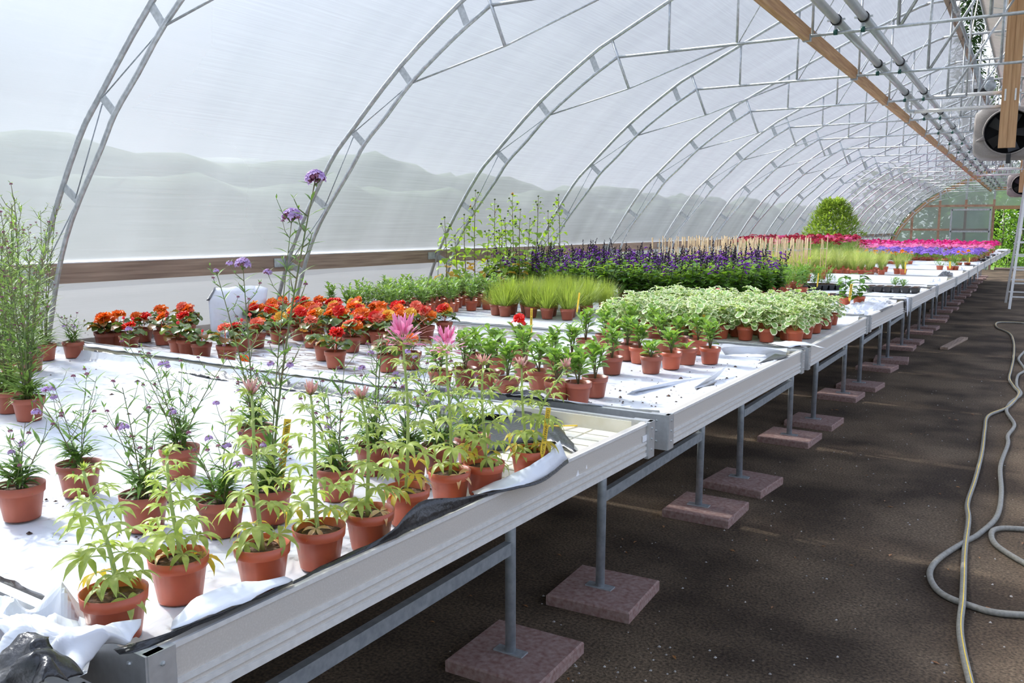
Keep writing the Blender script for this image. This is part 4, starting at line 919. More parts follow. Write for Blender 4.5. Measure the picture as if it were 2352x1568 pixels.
# ------------------------------------------------------------------ verbenas behind them
def cluster(seed, r=.011, open_=True):
    hh(seed); b = MB()
    for i in range(34):
        a = i*2.4; z = 1-(i+.5)/34*1.1; q = math.sqrt(max(0, 1-z*z)); c = Vector((q*math.cos(a), q*math.sin(a), z*.95))*r
        if open_ and rnd(0, 1) < .8: flower(b, c, a, math.acos(max(-1, min(1, z)))*.8, [(5, .15, r*.36, r*.26)], 0, 'petal')
        blob(b, c*.8, r*.2, 1, 5)
    leaf(b, (0, 0, -r*.4), 0, -.2, r, r*.3, 'lance', .2, .1, 2); leaf(b, (0, 0, -r*.4), 3, -.2, r, r*.3, 'lance', .2, .1, 2)
    return b.mesh('flower_cluster', [M['lilac'], M['lilac_bud'], M['ver']], False)
VCL = [cluster(50, .012), cluster(51, .010), cluster(52, .006, False)]
def verbena(t_, stems, mt, base_leaves, seed, nleaf=(.035, .062), lilac=.16):
    """stems: (azimuth, height, lean, thickness, cluster size) ; opposite narrow leaves, forked tops"""
    hh(seed); lv = MB()
    for k in range(base_leaves):
        az = rnd(0, 6.3); leaf(lv, (rnd(-.012, .012), rnd(-.012, .012), SOILZ+rnd(0, .05)), az, rnd(.1, 1.0), rnd(*nleaf)*1.05, rnd(.007, .013), 'lance', rnd(.4, 1.4), .15, 0)
    for az, hg, ln, th, cs in stems:
        pts = []; ns = 8
        for k in range(ns+1):
            f = k/ns; pts.append(Vector((math.cos(az)*(.008+ln*f**1.4), math.sin(az)*(.008+ln*f**1.4), SOILZ-.004+hg*f)))
        b = MB(); b.tube(pts, [th*(1-.55*k/ns) for k in range(ns+1)], 6); st = b.build('stem', M['ver_stem'], t_, True)
        tips = [(pts[-1], cs)]; nn = max(4, int(hg/.036))
        for k in range(1, nn+1):
            f = k/(nn+.4); j = min(ns-1, int(f*ns)); p = pts[j].lerp(pts[j+1], f*ns-j); a0 = k*PI/2+az
            for s_ in (0, PI): leaf(lv, p, a0+s_+rnd(-.2, .2), rnd(.3, .8), rnd(*nleaf)*(1.25-.5*f), rnd(.007, .011)*(1.2-.45*f), 'lance', rnd(.1, .7), .2, 0)
            if f > .2 and rnd(0, 1) < .9:
                aa = a0+rnd(-.4, .4); l = rnd(.04, .10)*(1.2-.5*f); q = p+Vector((math.cos(aa)*l*.65, math.sin(aa)*l*.65, l*.85)); m_ = p.lerp(q, .5)+Vector((math.cos(aa), math.sin(aa), -.4))*.006
                b = MB(); b.tube([p, m_, q], [th*.5, th*.42, th*.3], 5); b.build('side_shoot', M['ver_stem'], st, True)
                for s_ in (0, PI): leaf(lv, m_, aa+PI/2+s_, .5, rnd(.018, .035), .005, 'lance', .3, .2, 0); leaf(lv, q, aa+s_+.8, .8, rnd(.012, .024), .0035, 'lance', .2, .2, 0)
                tips.append((q, 1 if rnd(0, 1) < lilac else 2))
        for (p, c) in tips:
            if c is not None and (c < 2 or rnd(0, 1) < .4): obj('flower_cluster', VCL[min(c, 2)], t_, p, (rnd(-.2, .2), rnd(-.2, .2), rnd(0, 6)), 1.9 if c == 0 else rnd(.8, 1.1))
    stuff(lv.build('leaves', M[mt], t_, True))
def st(n, h0, h1, ln=.06, th=.0018, seed=0, c=2):
    hh(seed); return [(6.28*k/n+rnd(-.4, .4), rnd(h0, h1), rnd(.3, 1)*ln, th*rnd(.8, 1.2), c) for k in range(n)]
VB = [((52, 1188), st(4, .10, .2, .11, seed=1), 'small verbena at the left picture edge, front row'),
      ((185, 1134), st(4, .16, .26, .10, seed=2), 'bushy verbena second from the left picture edge'),
      ((335, 1212), st(5, .14, .30, .08, seed=3), 'verbena between the two shortest cleomes'),
      ((415, 1092), st(6, .2, .36, .14, seed=4), 'wide tall verbena in the middle of the white sheet'),
      ((510, 1224), st(4, .1, .2, .07, seed=5), 'verbena in front of the yellow label, with a lilac floret'),
      ((588, 1038), [(3.4, .5, .11, .0026, 1), (2.9, .52, .03, .0028, 0)]+st(4, .1, .2, .06, seed=6), 'verbena with two tall stems left of centre'),
      ((620, 1196), [(1.1, .75, .13, .0034, 0), (1.6, .66, .10, .002, 0)]+st(3, .08, .16, .06, seed=7), 'verbena holding the tallest lilac flower head'),
      ((775, 1143), st(5, .12, .3, .1, seed=8), 'verbena behind the fourth cleome'),
      ((860, 1086), [(0, .33, .03, .0026, 2), (2, .3, .05, .0022, 2)]+st(4, .15, .25, .1, seed=9), 'verbena behind the fifth cleome'),
      ((940, 1102), st(5, .15, .26, .1, seed=10), 'verbena hidden behind the tallest open cleome'),
      ((1012, 1086), st(6, .16, .28, .13, seed=11), 'verbena with several lilac heads left of the black sheet'),
      ((1085, 1062), st(4, .12, .2, .1, seed=12), 'verbena at the edge of the black sheet')]
for vi, (bp, sts, lab) in enumerate(VB):
    hh(200+vi); t_ = potted('potted_verbena', lab, pix(*bp), 'verbenas on the white sheet', 'pot_dark', rz=0)
    verbena(t_, sts, 'ver', 60, 300+vi, (.045, .08))
VL = [((68, 964), 9, 'tall pale verbena in the foremost pot of the left clump'), ((26, 946), 7, 'tall pale verbena just behind the foremost pot of the left clump'), ((-4, 937), 7, 'tall pale verbena cut by the left picture edge'),
      ((170, 820), 4, 'low green verbena at the corner of the rolled sheet'), ((106, 826), 6, 'tall verbena behind the left clump beside the rolled sheet'), ((30, 868), 7, 'tall verbena in the middle of the left clump'), ((75, 850), 6, 'tall verbena in the back of the left clump')]
for vi, (bp, n, lab) in enumerate(VL):
    hh(400+vi); p = clampx(pix(*bp), -4.62); t_ = potted('potted_verbena', lab, p, 'tall verbena clump at the left', 'pot_dark', rz=0)
    if vi == 3: verbena(t_, st(4, .1, .2, .05, seed=30), 'ver', 40, 410+vi, (.05, .08))
    else: verbena(t_, st(n, .40, .74, .13, .0030, seed=31+vi), 'ver_l', 90, 410+vi, (.06, .11), .0)

# ------------------------------------------------------------------ begonias
def beg_leaf(mt, seed):
    hh(seed); b = MB(); b.tube([(0, 0, 0), (.012, 0, .012), (.024, 0, .016)], .0016, 5); leaf(b, (.022, 0, .016), 0, .35, .055, .05, 'round', 1.3, .14, 0, .05, seg=6)
    return b.mesh('leaf', M[mt], True)
BL = [beg_leaf('beg', 60), beg_leaf('beg', 61), beg_leaf('beg_r', 62)]
def beg_flower(mt, seed):
    hh(seed); b = MB(); flower(b, (0, 0, 0), 0, 0, [(7, .12, .033, .032), (7, .5, .028, .028), (6, .85, .021, .024), (5, 1.15, .014, .018), (4, 1.4, .010, .012)], 0, 'petal', .22, .12)
    return b.mesh('flower', M[mt], True)
def beg_bud(seed):
    b = MB(); leaf(b, (0, 0, 0), 0, 1.2, .022, .022, 'oval', -.3, .3); leaf(b, (0, 0, 0), PI, 1.2, .022, .022, 'oval', -.3, .3); leaf(b, (0, 0, 0), PI/2, 1.4, .018, .016, 'oval', 0, .3); return b.mesh('bud', M['b_rosebud'], True)
BF = {k: [beg_flower(k, 70+j) for j in (0, 1)] for k in ('b_orange', 'b_red', 'b_yellow', 'b_salmon')}; BUD = beg_bud(0)
CW = {'o': 'b_orange', 'r': 'b_red', 'y': 'b_yellow', 's': 'b_salmon'}
def begonia(bp, fl, lab, i):
    hh(500+i); p = clampx(pix(*bp) if bp[1] > 30 else Vector((bp[0], bp[1], ZT)), -4.7); t_ = potted('potted_begonia', lab, p, 'begonias on the strewn sheet', 'pot_dark', rz=0)
    for k in range(15):
        az = k*2.4+i; r_ = rnd(.004, .022); obj('leaf', BL[random.choice((0, 0, 1, 2))], t_, (math.cos(az)*r_, math.sin(az)*r_, SOILZ+rnd(.008, .055)), (rnd(-.3, .3), rnd(-.3, .25), az), rnd(.85, 1.25))
    for k, c in enumerate(fl):
        az = k*2.1+i*1.3-1.0; r_ = rnd(.008, .038) if len(fl) > 1 else .01; z_ = SOILZ+rnd(.065, .115)
        q = Vector((math.cos(az)*r_, math.sin(az)*r_, z_)); b = MB(); b.tube([(q.x*.3, q.y*.3, SOILZ), q], .002, 5); sk = b.build('flower_stalk', M['b_salmon'], t_, True)
        if c == 'b': obj('bud', BUD, t_, q, (rnd(-.4, .4), rnd(-.4, .4), rnd(0, 6)), rnd(.8, 1.2))
        else: obj('flower', BF[CW[c]][k % 2], t_, q, (rnd(.1, .8), rnd(-.3, .5), rnd(-.4, .4)), rnd(1.12, 1.45))
FR = [((225, 792), 'oob', 'orange'), ((268, 795), 'ob', 'red-orange'), ((298, 805), 'bbr', 'red budded'), ((361, 774), 'so', 'double orange'), ((410, 767), 'ssorb', 'salmon and red'), ((411, 812), 'b', 'pink budded'),
      ((431, 814), '', 'bare leafy'), ((464, 823), 'b', 'red budded leafy'), ((522, 829), 's', 'wilted'), ((552, 806), 'rb', 'red'), ((590, 797), 'sob', 'pale salmon'), ((640, 788), 'ys', 'yellow and pink'),
      ((688, 781), 'orr', 'orange and red'), ((717, 797), 'bs', 'leafy pink budded'), ((745, 826), '', 'half hidden leafy'), ((771, 844), 'rrb', 'single red'), ((808, 807), 'oys', 'orange and yellow'), ((838, 788), 'or', 'orange-red'),
      ((869, 792), 'rsr', 'red and rose'), ((892, 852), 'b', 'fading leafy'), ((944, 846), 'o', 'small orange'), ((916, 815), 'rb', 'dark red')]
for i, (bp, fl, w_) in enumerate(FR): begonia(bp, fl, w_+' begonia, '+ORD[i]+' from the left in the front row', i)
BK = []
hh(77)
cols_ = ['oorb', 'rros', 'ysob', 'oyso', 'roro', 'oosb', 'orys', 'yyob', 'rroo', 'oors', 'sorb', 'ooro']
k_ = 0
for r in range(4):
    for c in range(8):
        x = -4.62+.19*c+rnd(-.03, .03); y = 3.98+.19*r+rnd(-.03, .03)
        if x < -4.5 and r == 0: continue
        BK.append(((x, y), cols_[k_ % 12], r, c)); k_ += 1
for i, (bp, fl, r, c) in enumerate(BK):
    begonia(bp, fl, 'massed begonia, '+ORD[c]+' from the film wall in the '+ORD[r]+' back row', 40+i)
for i, (x, y, fl) in enumerate(((-4.62, 3.02, 'oo'), (-4.66, 3.3, 'or'), (-4.45, 3.28, 'ob'), (-4.66, 3.62, 'so'), (-4.5, 3.46, 'r'))):
    begonia((x, y), fl, 'begonia tucked near the film wall, '+ORD[i]+' of five', 90+i)
fb = MB(); hh(5); flower(fb, (0, 0, .018), 0, .9, [(7, .1, .03, .03), (6, .5, .025, .026), (5, .9, .018, .02)], 0, 'petal', .2, .1)
tag(fb.build('fallen_flower', M['b_orange'], None, True, pix(562, 832)), 'single orange begonia flower fallen on the sheet edge', 'flower')

# ------------------------------------------------------------------ thick-leaved seedlings on the same bench
def ob_leaf(seed):
    hh(seed); b = MB(); leaf(b, (0, 0, 0), 0, .7, .064, .031, 'obov', rnd(.5, .9), .2, 0); return b.mesh('leaf', M['zin'], True)
OL = [ob_leaf(80), ob_leaf(81), ob_leaf(82)]
def seedling(bp, lab, i, hgt=.12, ns=5, pot='pot_dark', grp='thick-leaved seedlings'):
    hh(600+i); t_ = potted('potted_seedling', lab, pix(*bp) if bp[1] > 30 else Vector((bp[0], bp[1], ZT)), grp, pot, rz=0)
    for s_ in range(ns):
        az = s_*2.4+i; ln = rnd(.012, .05) if s_ else .004; hg = hgt*rnd(.75, 1.12)
        pts = [Vector((math.cos(az)*ln*f**1.3, math.sin(az)*ln*f**1.3, SOILZ-.004+hg*f)) for f in (0, .35, .7, 1)]
        b = MB(); b.tube(pts, [.003, .0026, .0022, .0015], 6); b.build('stem', M['sunstem'], t_, True)
        n = 10 if hgt > .08 else 6
        for k in range(n):
            f = .3+.7*(k/(n-1))**.7; j = min(2, int(f*3)); p = pts[j].lerp(pts[j+1], f*3-j)
            obj('leaf', OL[k % 3], t_, p, (rnd(-.2, .2), .55-.85*f+rnd(-.15, .15), k*2.4+s_), rnd(.65, 1.05)*(.75 if k == n-1 else 1))
    return t_
SD = [((1366, 910), .14), ((1328, 924), .13), ((1280, 921), .12), ((1238, 893), .13), ((1165, 914), .15), ((1120, 894), .13), ((1068, 887), .14), ((1012, 893), .1), ((1204, 872), .15), ((1313, 852), .14), ((1270, 862), .14), ((1140, 858), .13), ((1090, 850), .12)]
for i, (bp, hg) in enumerate(SD): seedling(bp, 'leafy green seedling, '+ORD[i]+' of the left hand group behind the cleomes', i, hg)
SD2 = [((1405, 858), .12, 'pot_dark'), ((1495, 856), .06, 'pot_dark'), ((1541, 846), .11, 'pot'), ((1630, 834), .12, 'pot'), ((1577, 836), .02, 'pot_dark'), ((1602, 813), .12, 'pot'), ((1440, 826), .14, 'pot_dark'), ((1468, 833), .11, 'pot'), ((1412, 822), .12, 'pot_dark'),
       ((1520, 815), .13, 'pot_dark'), ((1560, 806), .12, 'pot_dark'), ((1345, 812), .15, 'pot_dark'), ((1388, 800), .15, 'pot_dark'), ((1450, 796), .15, 'pot_dark'), ((1500, 790), .14, 'pot_dark')]
ws = ['left front pot of the right hand group', 'smallest plant in the front of the right hand group', 'bright pot beside the smallest plant', 'rightmost bright pot near the bare sheet', 'nearly bare soil pot', 'pot behind the nearly bare one', 'tall one behind the left front pot', 'bright pot in the middle of the right hand group']
for i, (bp, hg, pm) in enumerate(SD2):
    lb = 'leafy green seedling, '+(ws[i] if i < len(ws) else ORD[i-len(ws)]+' one in the back of the right hand group')
    seedling(bp, lb, 30+i, hg, 5 if hg > .03 else 1, pm)
t_ = seedling((1192, 838), 'seedling plant carrying one big red flower', 60, .13)
hh(9); b = MB(); flower(b, (0, 0, 0), 0, 0, [(8, .05, .034, .026), (8, .45, .03, .024), (7, .8, .024, .02), (6, 1.1, .017, .016), (5, 1.35, .012, .012)], 0, 'petal', .2, .12)
o = b.build('flower', M['zred'], t_, True, (0, 0, .245)); o.rotation_euler = (.7, -.2, .3)
b = MB(); leaf(b, (.0, 0, 0), -2.6, -.2, .05, .035, 'petal', .5, .1); leaf(b, (0, 0, 0), -.4, -.3, .05, .035, 'petal', .5, .1); b.build('petal', M['zred'], t_, True, (0, 0, .235))
b = MB(); b.tube([(0, 0, SOILZ), (0, 0, .24)], .0025, 6); b.build('flower_stalk', M['cle_stem'], t_, True)
# ------------------------------------------------------------------ massed plants: a few modelled plants of each kind, copied pot by pot
def kind_variants(fn, n): return [fn(i) for i in range(n)]
def place(name, pos, variants, labfn, group, pot='pot_dark', s=1.0, soil=True, extra=None, sv=.12):
    """pos = list of (x, y, row, col); variants = list of [(part name, mesh, is_stuff)]"""
    for i, (x, y, r, c) in enumerate(pos):
        t_ = potted(name, labfn(r, c, i), (x, y, ZT), group, pot, 1.0, soil=soil)
        k = s*rnd(1-sv, 1+sv)
        for nm, me, sf in variants[i % len(variants)]:
            o = obj(nm, me, t_, None, (0, 0, rnd(0, 6.28)) if sf else None, (k, k, k))
            o.location = (0, 0, SOILZ*(1-k))
            if sf: stuff(o)
def gridpos(x0, x1, y0, y1, dx, dy, jit=.02, keep=None):
    out = []; r = 0; y = y0
    while y <= y1+1e-6:
        c = 0; x = x0+(dx/2 if r % 2 else 0)
        while x <= x1+1e-6:
            if keep is None or keep(x, y): out.append((x+rnd(-jit, jit), y+rnd(-jit, jit), r, c)); c += 1
            x += dx
        y += dy; r += 1
    return out
def rc(words): return lambda r, c, i: words+', '+ORD[c]+' from the film wall, '+ORD[r]+' row'

# lance-leaved herbs near the film wall
def sage(i):
    hh(700+i); lv = MB(); sm = MB()
    for s_ in range(7):
        az = s_*.9+rnd(-.3, .3); ln = rnd(.01, .06); hg = rnd(.10, .19)
        pts = [Vector((math.cos(az)*ln*f, math.sin(az)*ln*f, SOILZ-.004+hg*f)) for f in (0, .5, 1)]; sm.tube(pts, [.002, .0017, .001], 5)
        for k in range(9):
            f = .3+.7*k/8; p = pts[0].lerp(pts[2], f); leaf(lv, p, k*2.4+s_, rnd(.1, .7)+.4*f, rnd(.05, .08)*(1.05-.3*f), rnd(.018, .026), 'lance', rnd(.4, 1.0), .18, seg=4)
    return [('stem', sm.mesh('stem', M['ver_stem'], True), False), ('leaves', lv.mesh('leaves', M['sage'], True), True)]
hh(1); P = gridpos(-4.74, -3.98, 5.05, 6.8, .165, .165, keep=lambda x, y: x < -4.02+max(0, (y-5.6))*.08)
place('potted_herb', P, kind_variants(sage, 6), rc('light green lance-leaved herb'), 'lance-leaved herbs by the film wall', 'pot')

# feathery yellow-green tufts
def kochia(i):
    hh(720+i); lv = MB()
    for k in range(280):
        az = rnd(0, 6.3); sp = rnd(0, 1)**.7; L = rnd(.12, .27); pit = 1.5-sp*rnd(.3, 1.5); r0 = rnd(0, .04)
        leaf(lv, (math.cos(az)*r0, math.sin(az)*r0, SOILZ), az, pit, L, .0030, 'linear', rnd(-.5, .4), 0, seg=3)
        if k % 2: leaf(lv, (math.cos(az)*(r0+L*.4*math.cos(pit)), math.sin(az)*(r0+L*.4*math.cos(pit)), SOILZ+L*.45*math.sin(pit)), az+rnd(-1.5, 1.5), rnd(.4, 1.2), L*.4, .0025, 'linear', .3, 0, seg=2)
    return [('blades', lv.mesh('blades', M['koch'], False), True)]
hh(2); P = gridpos(-3.72, -2.98, 5.82, 6.75, .17, .17, .03)
place('potted_feathery_herb', P, kind_variants(kochia, 5), lambda r, c, i: 'feathery yellow-green tuft, '+ORD[c]+' from the left in the '+ORD[r]+' row', 'feathery tufts', 'pot_dark', sv=.15)

# variegated trailing plants
def plec(i):
    hh(740+i); lv = MB()
    for k in range(56):
        az = k*2.4+rnd(-.3, .3); q = (k/56)**.6; r0 = .095*q*rnd(.7, 1.05); z = SOILZ+.015+.11*(1-q*q)+rnd(-.015, .03)
        L = rnd(.034, .05); leaf(lv, (math.cos(az)*r0, math.sin(az)*r0, z), az+rnd(-.5, .5), rnd(-.1, .7)-.5*q, L, L*.95, 'round', rnd(.4, 1.2), .12, 0, .07, rim=(1, .31), seg=6)
    st_ = MB()
    for k in range(9):
        az = k*.7; st_.tube([(0, 0, SOILZ), (math.cos(az)*.03, math.sin(az)*.03, SOILZ+.05), (math.cos(az)*.07, math.sin(az)*.07, SOILZ+.05)], .0016, 4)
    return [('stem', st_.mesh('stem', M['cle_stem']), False), ('leaves', lv.mesh('leaves', [M['plec'], M['cream']], True), True)]
hh(3); P = gridpos(-2.52, -1.2, 5.22, 6.72, .152, .152, .015, keep=lambda x, y: x > -2.52+max(0, 5.5-y)*.5 and y > 5.2+max(0, (x+1.75))*.32)
place('potted_variegated_plant', P, kind_variants(plec, 7), rc('cream edged variegated plant'), 'variegated plants in a dense block', 'pot', 1.08)
def umbel(u, v, h_, par, col='coral', sc=1.0):
    t_ = thing('geranium_flower', par, 'flower', Vector((0, 0, 0)))
    p = A(u, v, ZT+h_); t_.location = (p.x, p.y, ZT)
    b = MB(); b.tube([(0, 0, .09), (.004, 0, h_*.6), (0, 0, h_)], .002, 5); b.build('stalk', M['cle_stem'], t_, True)
    hh(int(u)); b = MB()
    for k in range(12):
        a = k*2.4; q = .02*math.sqrt(k/12)*sc; flower(b, (math.cos(a)*q, math.sin(a)*q, h_+.008-q*.4), a, q*25, [(5, .2, .011*sc, .008*sc)], 0, 'petal')
    b.build('florets', M[col], t_, True)
umbel(1650, 664, .21, 'coral geranium flower head rising in the middle of the variegated block'); umbel(1779, 674, .2, 'coral geranium flower head nearer the aisle in the variegated block'); umbel(1903, 683, .16, 'small red geranium flower beside the thin yellow label', 'b_red', .5); umbel(1911, 680, .17, 'tiny pink-red geranium flower right of the thin yellow label', 'b_rosebud', .5)

# purple salvias
def salvia(i):
    hh(760+i); lv = MB(); sm = MB(); dk = MB(); pu = MB()
    for s_ in range(6):
        az = s_*1.05+rnd(-.3, .3); ln = rnd(.03, .12); hg = rnd(.22, .33)
        pts = [Vector((math.cos(az)*ln*f, math.sin(az)*ln*f, SOILZ-.004+hg*f)) for f in (0, .33, .66, 1)]; sm.tube(pts, [.003, .0025, .002, .0015], 5)
        for k in range(13):
            f = .12+.86*k/12; p = pts[0].lerp(pts[3], f); leaf(lv, p, k*2.2+s_, rnd(.0, .6), rnd(.085, .12)*(1.1-.45*f), rnd(.056, .078)*(1.1-.45*f), 'heart', rnd(.6, 1.2), .14, 1 if f > .6 and rnd(0, 1) < .6 else 0, seg=5)
        if s_ < 3:
            q = pts[-1]; L = rnd(.08, .15); dz = Vector((rnd(-.3, .3), rnd(-.3, .3), 1)).normalized(); dk.tube([q, q+dz*L], [.0018, .0008], 4)
            for k in range(15):
                f = k/14; p = q+dz*(L*f); a = k*2.4
                leaf(dk, p, a, .5+.6*f, .03*(1.15-.6*f), .016*(1.1-.6*f), 'oval', .1, .3, 0, seg=3)
                if f < .62 and (i+s_) % 3 and rnd(0, 1) < .7: pu.tube([p, p+Vector((math.cos(a)*.022, math.sin(a)*.022, .006)), p+Vector((math.cos(a)*.042, math.sin(a)*.042, -.004))], [.002, .005, .0075], 5)
    L = [('stem', sm.mesh('stem', M['salv_d'], True), False), ('leaves', lv.mesh('leaves', [M['salv'], M['salv_l']], True), True), ('flower_spike', dk.mesh('flower_spike', M['salv_d']), True)]
    if pu.v: L.append(('florets', pu.mesh('florets', M['purple'], True), True))
    return L
hh(4); P = gridpos(-4.55, -2.1, 7.2, 8.85, .205, .215, .03, keep=lambda x, y: x < -2.05-.0*y and x > -4.6)
place('potted_salvia', P, kind_variants(salvia, 7), rc('dark leaved salvia with black-purple spikes'), 'purple salvias in a block', 'pot', 1.0, sv=.14)

# tall sunflowers by the film wall
def sunl(mt, seed):
    hh(seed); b = MB(); b.tube([(0, 0, 0), (.02, 0, .012), (.04, 0, .014)], .0014, 4); leaf(b, (.038, 0, .014), 0, .1, .105, .085, 'heart', 1.3, .12, 0, .04); return b.mesh('leaf', M[mt], True)
SL = [sunl('sunl', 1), sunl('sunl', 2)]; SY = [sunl('suny', 3)]; SB = [sunl('sunb', 4)]
SUN = [(1022, .72, 6.45), (1045, .55, 6.7), (1070, .75, 6.85), (1093, .98, 6.95), (1098, .6, 7.25), (1133, .9, 7.15), (1120, .7, 7.5), (1162, .72, 7.4), (1180, .96, 7.5), (1196, .8, 7.15), (1215, .72, 7.7), (1232, .95, 7.8), (1256, .8, 7.95), (1283, .97, 8.05), (1150, .6, 7.0)]
for i, (u, hg, y) in enumerate(SUN):
    hh(800+i); d = ray(u, 600); x = max(-4.68, d.x/d.y*y); t_ = potted('potted_sunflower', ('tall' if hg > .85 else 'middling' if hg > .65 else 'short')+' sunflower, '+ORD[i]+' stem from the left by the film wall', (x, y, ZT), 'sunflowers by the film wall', 'pot', rz=0)
    pts = [Vector((.012*math.sin(f*3+i), .012*math.cos(f*2+i), SOILZ+hg*f)) for f in (0, .2, .4, .6, .8, 1)]
    b = MB(); b.tube(pts, [.005, .0048, .0042, .0036, .003, .002], 6); b.build('stem', M['sunstem'], t_, True)
    n = int(22*hg)+8
    for k in range(n):
        f = .08+.88*k/(n-1); j = min(4, int(f*5)); p = pts[j].lerp(pts[j+1], f*5-j)
        me = (SB if rnd(0, 1) < .5 else SY)[0] if f < .18 else (SY[0] if f < .36 and rnd(0, 1) < .5 else SL[k % 2])
        obj('leaf', me, t_, p, (rnd(-.2, .2), rnd(-.5, .5), k*2.4+i), rnd(.75, 1.2)*(1.1-.55*f))
    tips = [pts[-1]]
    for k in range(3):
        a = rnd(0, 6.3); f = rnd(.72, .9); p = pts[0].lerp(pts[-1], f); q = p+Vector((math.cos(a)*.05, math.sin(a)*.05, rnd(.04, .09))); b = MB(); b.tube([p, q], [.002, .0014], 5); b.build('side_shoot', M['sunstem'], t_, True); tips.append(q)
        obj('leaf', SL[0], t_, p.lerp(q, .6), (0, 0, a+1), .4)
    for q in tips:
        b = MB(); blob(b, (0, 0, 0), .011, 0, 8, .8)
        for k in range(8): leaf(b, (0, 0, -.004), k*.785, .3, .016, .006, 'lance', -.6, .1, 0, seg=3)
        b.build('flower_bud', M['sundisc'], t_, True, q)
    if i in (3, 8):
        b = MB(); flower(b, (0, 0, 0), 0, 0, [(14, .1, .03, .010)], 0, 'lance'); o = b.build('flower', M['sunpet'], t_, True, tips[1] if i == 3 else tips[0]+Vector((0, 0, .004))); o.rotation_euler = (1.3, 0, -.9 if i == 3 else .3); o.scale = (.9,)*3 if i == 3 else (.6,)*3

# canes with lime foliage
def caned(i):
    hh(820+i); lv = MB(); L = []
    for k in range(60):
        az = rnd(0, 6.3); r0 = rnd(0, .06); leaf(lv, (math.cos(az)*r0, math.sin(az)*r0, SOILZ+rnd(.02, .26)), az, rnd(0, 1), rnd(.03, .05), rnd(.012, .022), 'lance', .6, .15, seg=3)
    for k in range(3):
        a = k*2.1+rnd(-.3, .3); b = MB(); b.tube([(math.cos(a)*.04, math.sin(a)*.04, SOILZ-.02), (math.cos(a)*.046+rnd(-.02, .02), math.sin(a)*.046+rnd(-.02, .02), .56+rnd(-.03, .03))], .006, 6); L.append(('cane', b.mesh('cane', M['cane'], True), False))
    b = MB(); b.tube([(math.cos(a)*.05, math.sin(a)*.05, .42) for a in [k*.7 for k in range(10)]], .0015, 4); L.append(('wire_ring', b.mesh('wire_ring', M['galv_dark']), False))
    return L+[('leaves', lv.mesh('leaves', M['lime'], True), True)]
hh(5); P = gridpos(-4.25, -2.5, 10.6, 12.6, .23, .26, .05)
place('potted_climber', P, kind_variants(caned, 5), rc('young climber with three bamboo canes'), 'climbers on bamboo canes', 'pot', sv=.03)
hh(51); P = gridpos(-4.6, -2.6, 9.25, 10.4, .26, .3, .05)
def low_lime(i):
    hh(830+i); lv = MB()
    for k in range(110):
        az = rnd(0, 6.3); r0 = rnd(0, .1); leaf(lv, (math.cos(az)*r0, math.sin(az)*r0, SOILZ+rnd(.02, .2)), az, rnd(.2, 1.2), rnd(.03, .055), rnd(.012, .02), 'lance', .5, .15, seg=3)
    return [('leaves', lv.mesh('leaves', M['lime'], True), True)]
place('potted_lime_herb', P, kind_variants(low_lime, 4), rc('lime green bushy herb behind the salvias'), 'lime herbs behind the salvias', 'pot')

# feather grass
def stipa(i):
    hh(840+i); lv = MB()
    for k in range(130):
        az = rnd(0, 6.3); r0 = rnd(0, .022); L = rnd(.2, .36); leaf(lv, (math.cos(az)*r0, math.sin(az)*r0, SOILZ), az*.35+.2+rnd(-1.6, 1.6) if k % 3 == 0 else az, rnd(1.15, 1.53), L, .0035, 'linear', rnd(.15, 1.2), 0, seg=5)
    return [('blades', lv.mesh('blades', M['stipa']), True)]
hh(6); P = gridpos(-3.45, -2.05, 13.45, 15.1, .2, .25, .03)+[(-1.91, 13.78, 8, 0), (-1.77, 14.38, 8, 1), (-1.67, 14.27, 8, 2)]
place('potted_feather_grass', P, kind_variants(stipa, 6), lambda r, c, i: rc('pale feather grass tuft')(r, c, i) if r < 8 else 'feather grass tuft standing apart, '+ORD[c]+' from the left', 'feather grasses', 'pot', 1.0)

# ferny and chili plants by the aisle
def ferny(i, col='fern', fl=None, hg=.16, n=120):
    hh(860+i); lv = MB(); L = []
    for k in range(n):
        az = rnd(0, 6.3); r0 = rnd(0, .07); z = SOILZ+rnd(.01, hg)
        p = (math.cos(az)*r0, math.sin(az)*r0, z)
        for q in range(3): leaf(lv, p, az+rnd(-.9, .9), rnd(.1, 1.1), rnd(.03, .055), .0065, 'linear', .5, 0, seg=2)
    sm = MB()
    for k in range(5):
        a = k*1.25; sm.tube([(0, 0, SOILZ), (math.cos(a)*.04, math.sin(a)*.04, SOILZ+hg)], .0018, 4)
    L = [('stem', sm.mesh('stem', M['cle_stem']), False), ('leaves', lv.mesh('leaves', M[col]), True)]
    if fl:
        for k in range(fl[1]):
            f = MB(); a = rnd(0, 6.3); r0 = rnd(.01, .09); flower(f, (math.cos(a)*r0, math.sin(a)*r0, SOILZ+hg+rnd(-.02, .06)), a, rnd(0, .8), fl[2], 0, 'petal'); L.append(('flower', f.mesh('flower', [M[fl[0]], M['disc']], True), False))
    return L
place('potted_ferny_plant', [(-1.3, 15.82, 0, 0), (-1.14, 15.73, 0, 1), (-1.07, 15.8, 0, 2)], [ferny(0, hg=.1, n=60), ferny(1, hg=.17, n=110), ferny(2, hg=.14)], lambda r, c, i: ['sparse ferny seedling in the bright pot', 'ferny plant with the small yellow tag behind', 'ferny plant on the right of its pair'][i], 'ferny plants by the aisle', 'pot')
hh(7); P = gridpos(-2.75, -2.25, 9.3, 10.3, .2, .2, .03)
place('potted_ferny_plant', P, [ferny(5), ferny(6), ferny(7)], rc('soft ferny plant beside the salvias'), 'ferny plants beside the salvias', 'pot', 1.15)
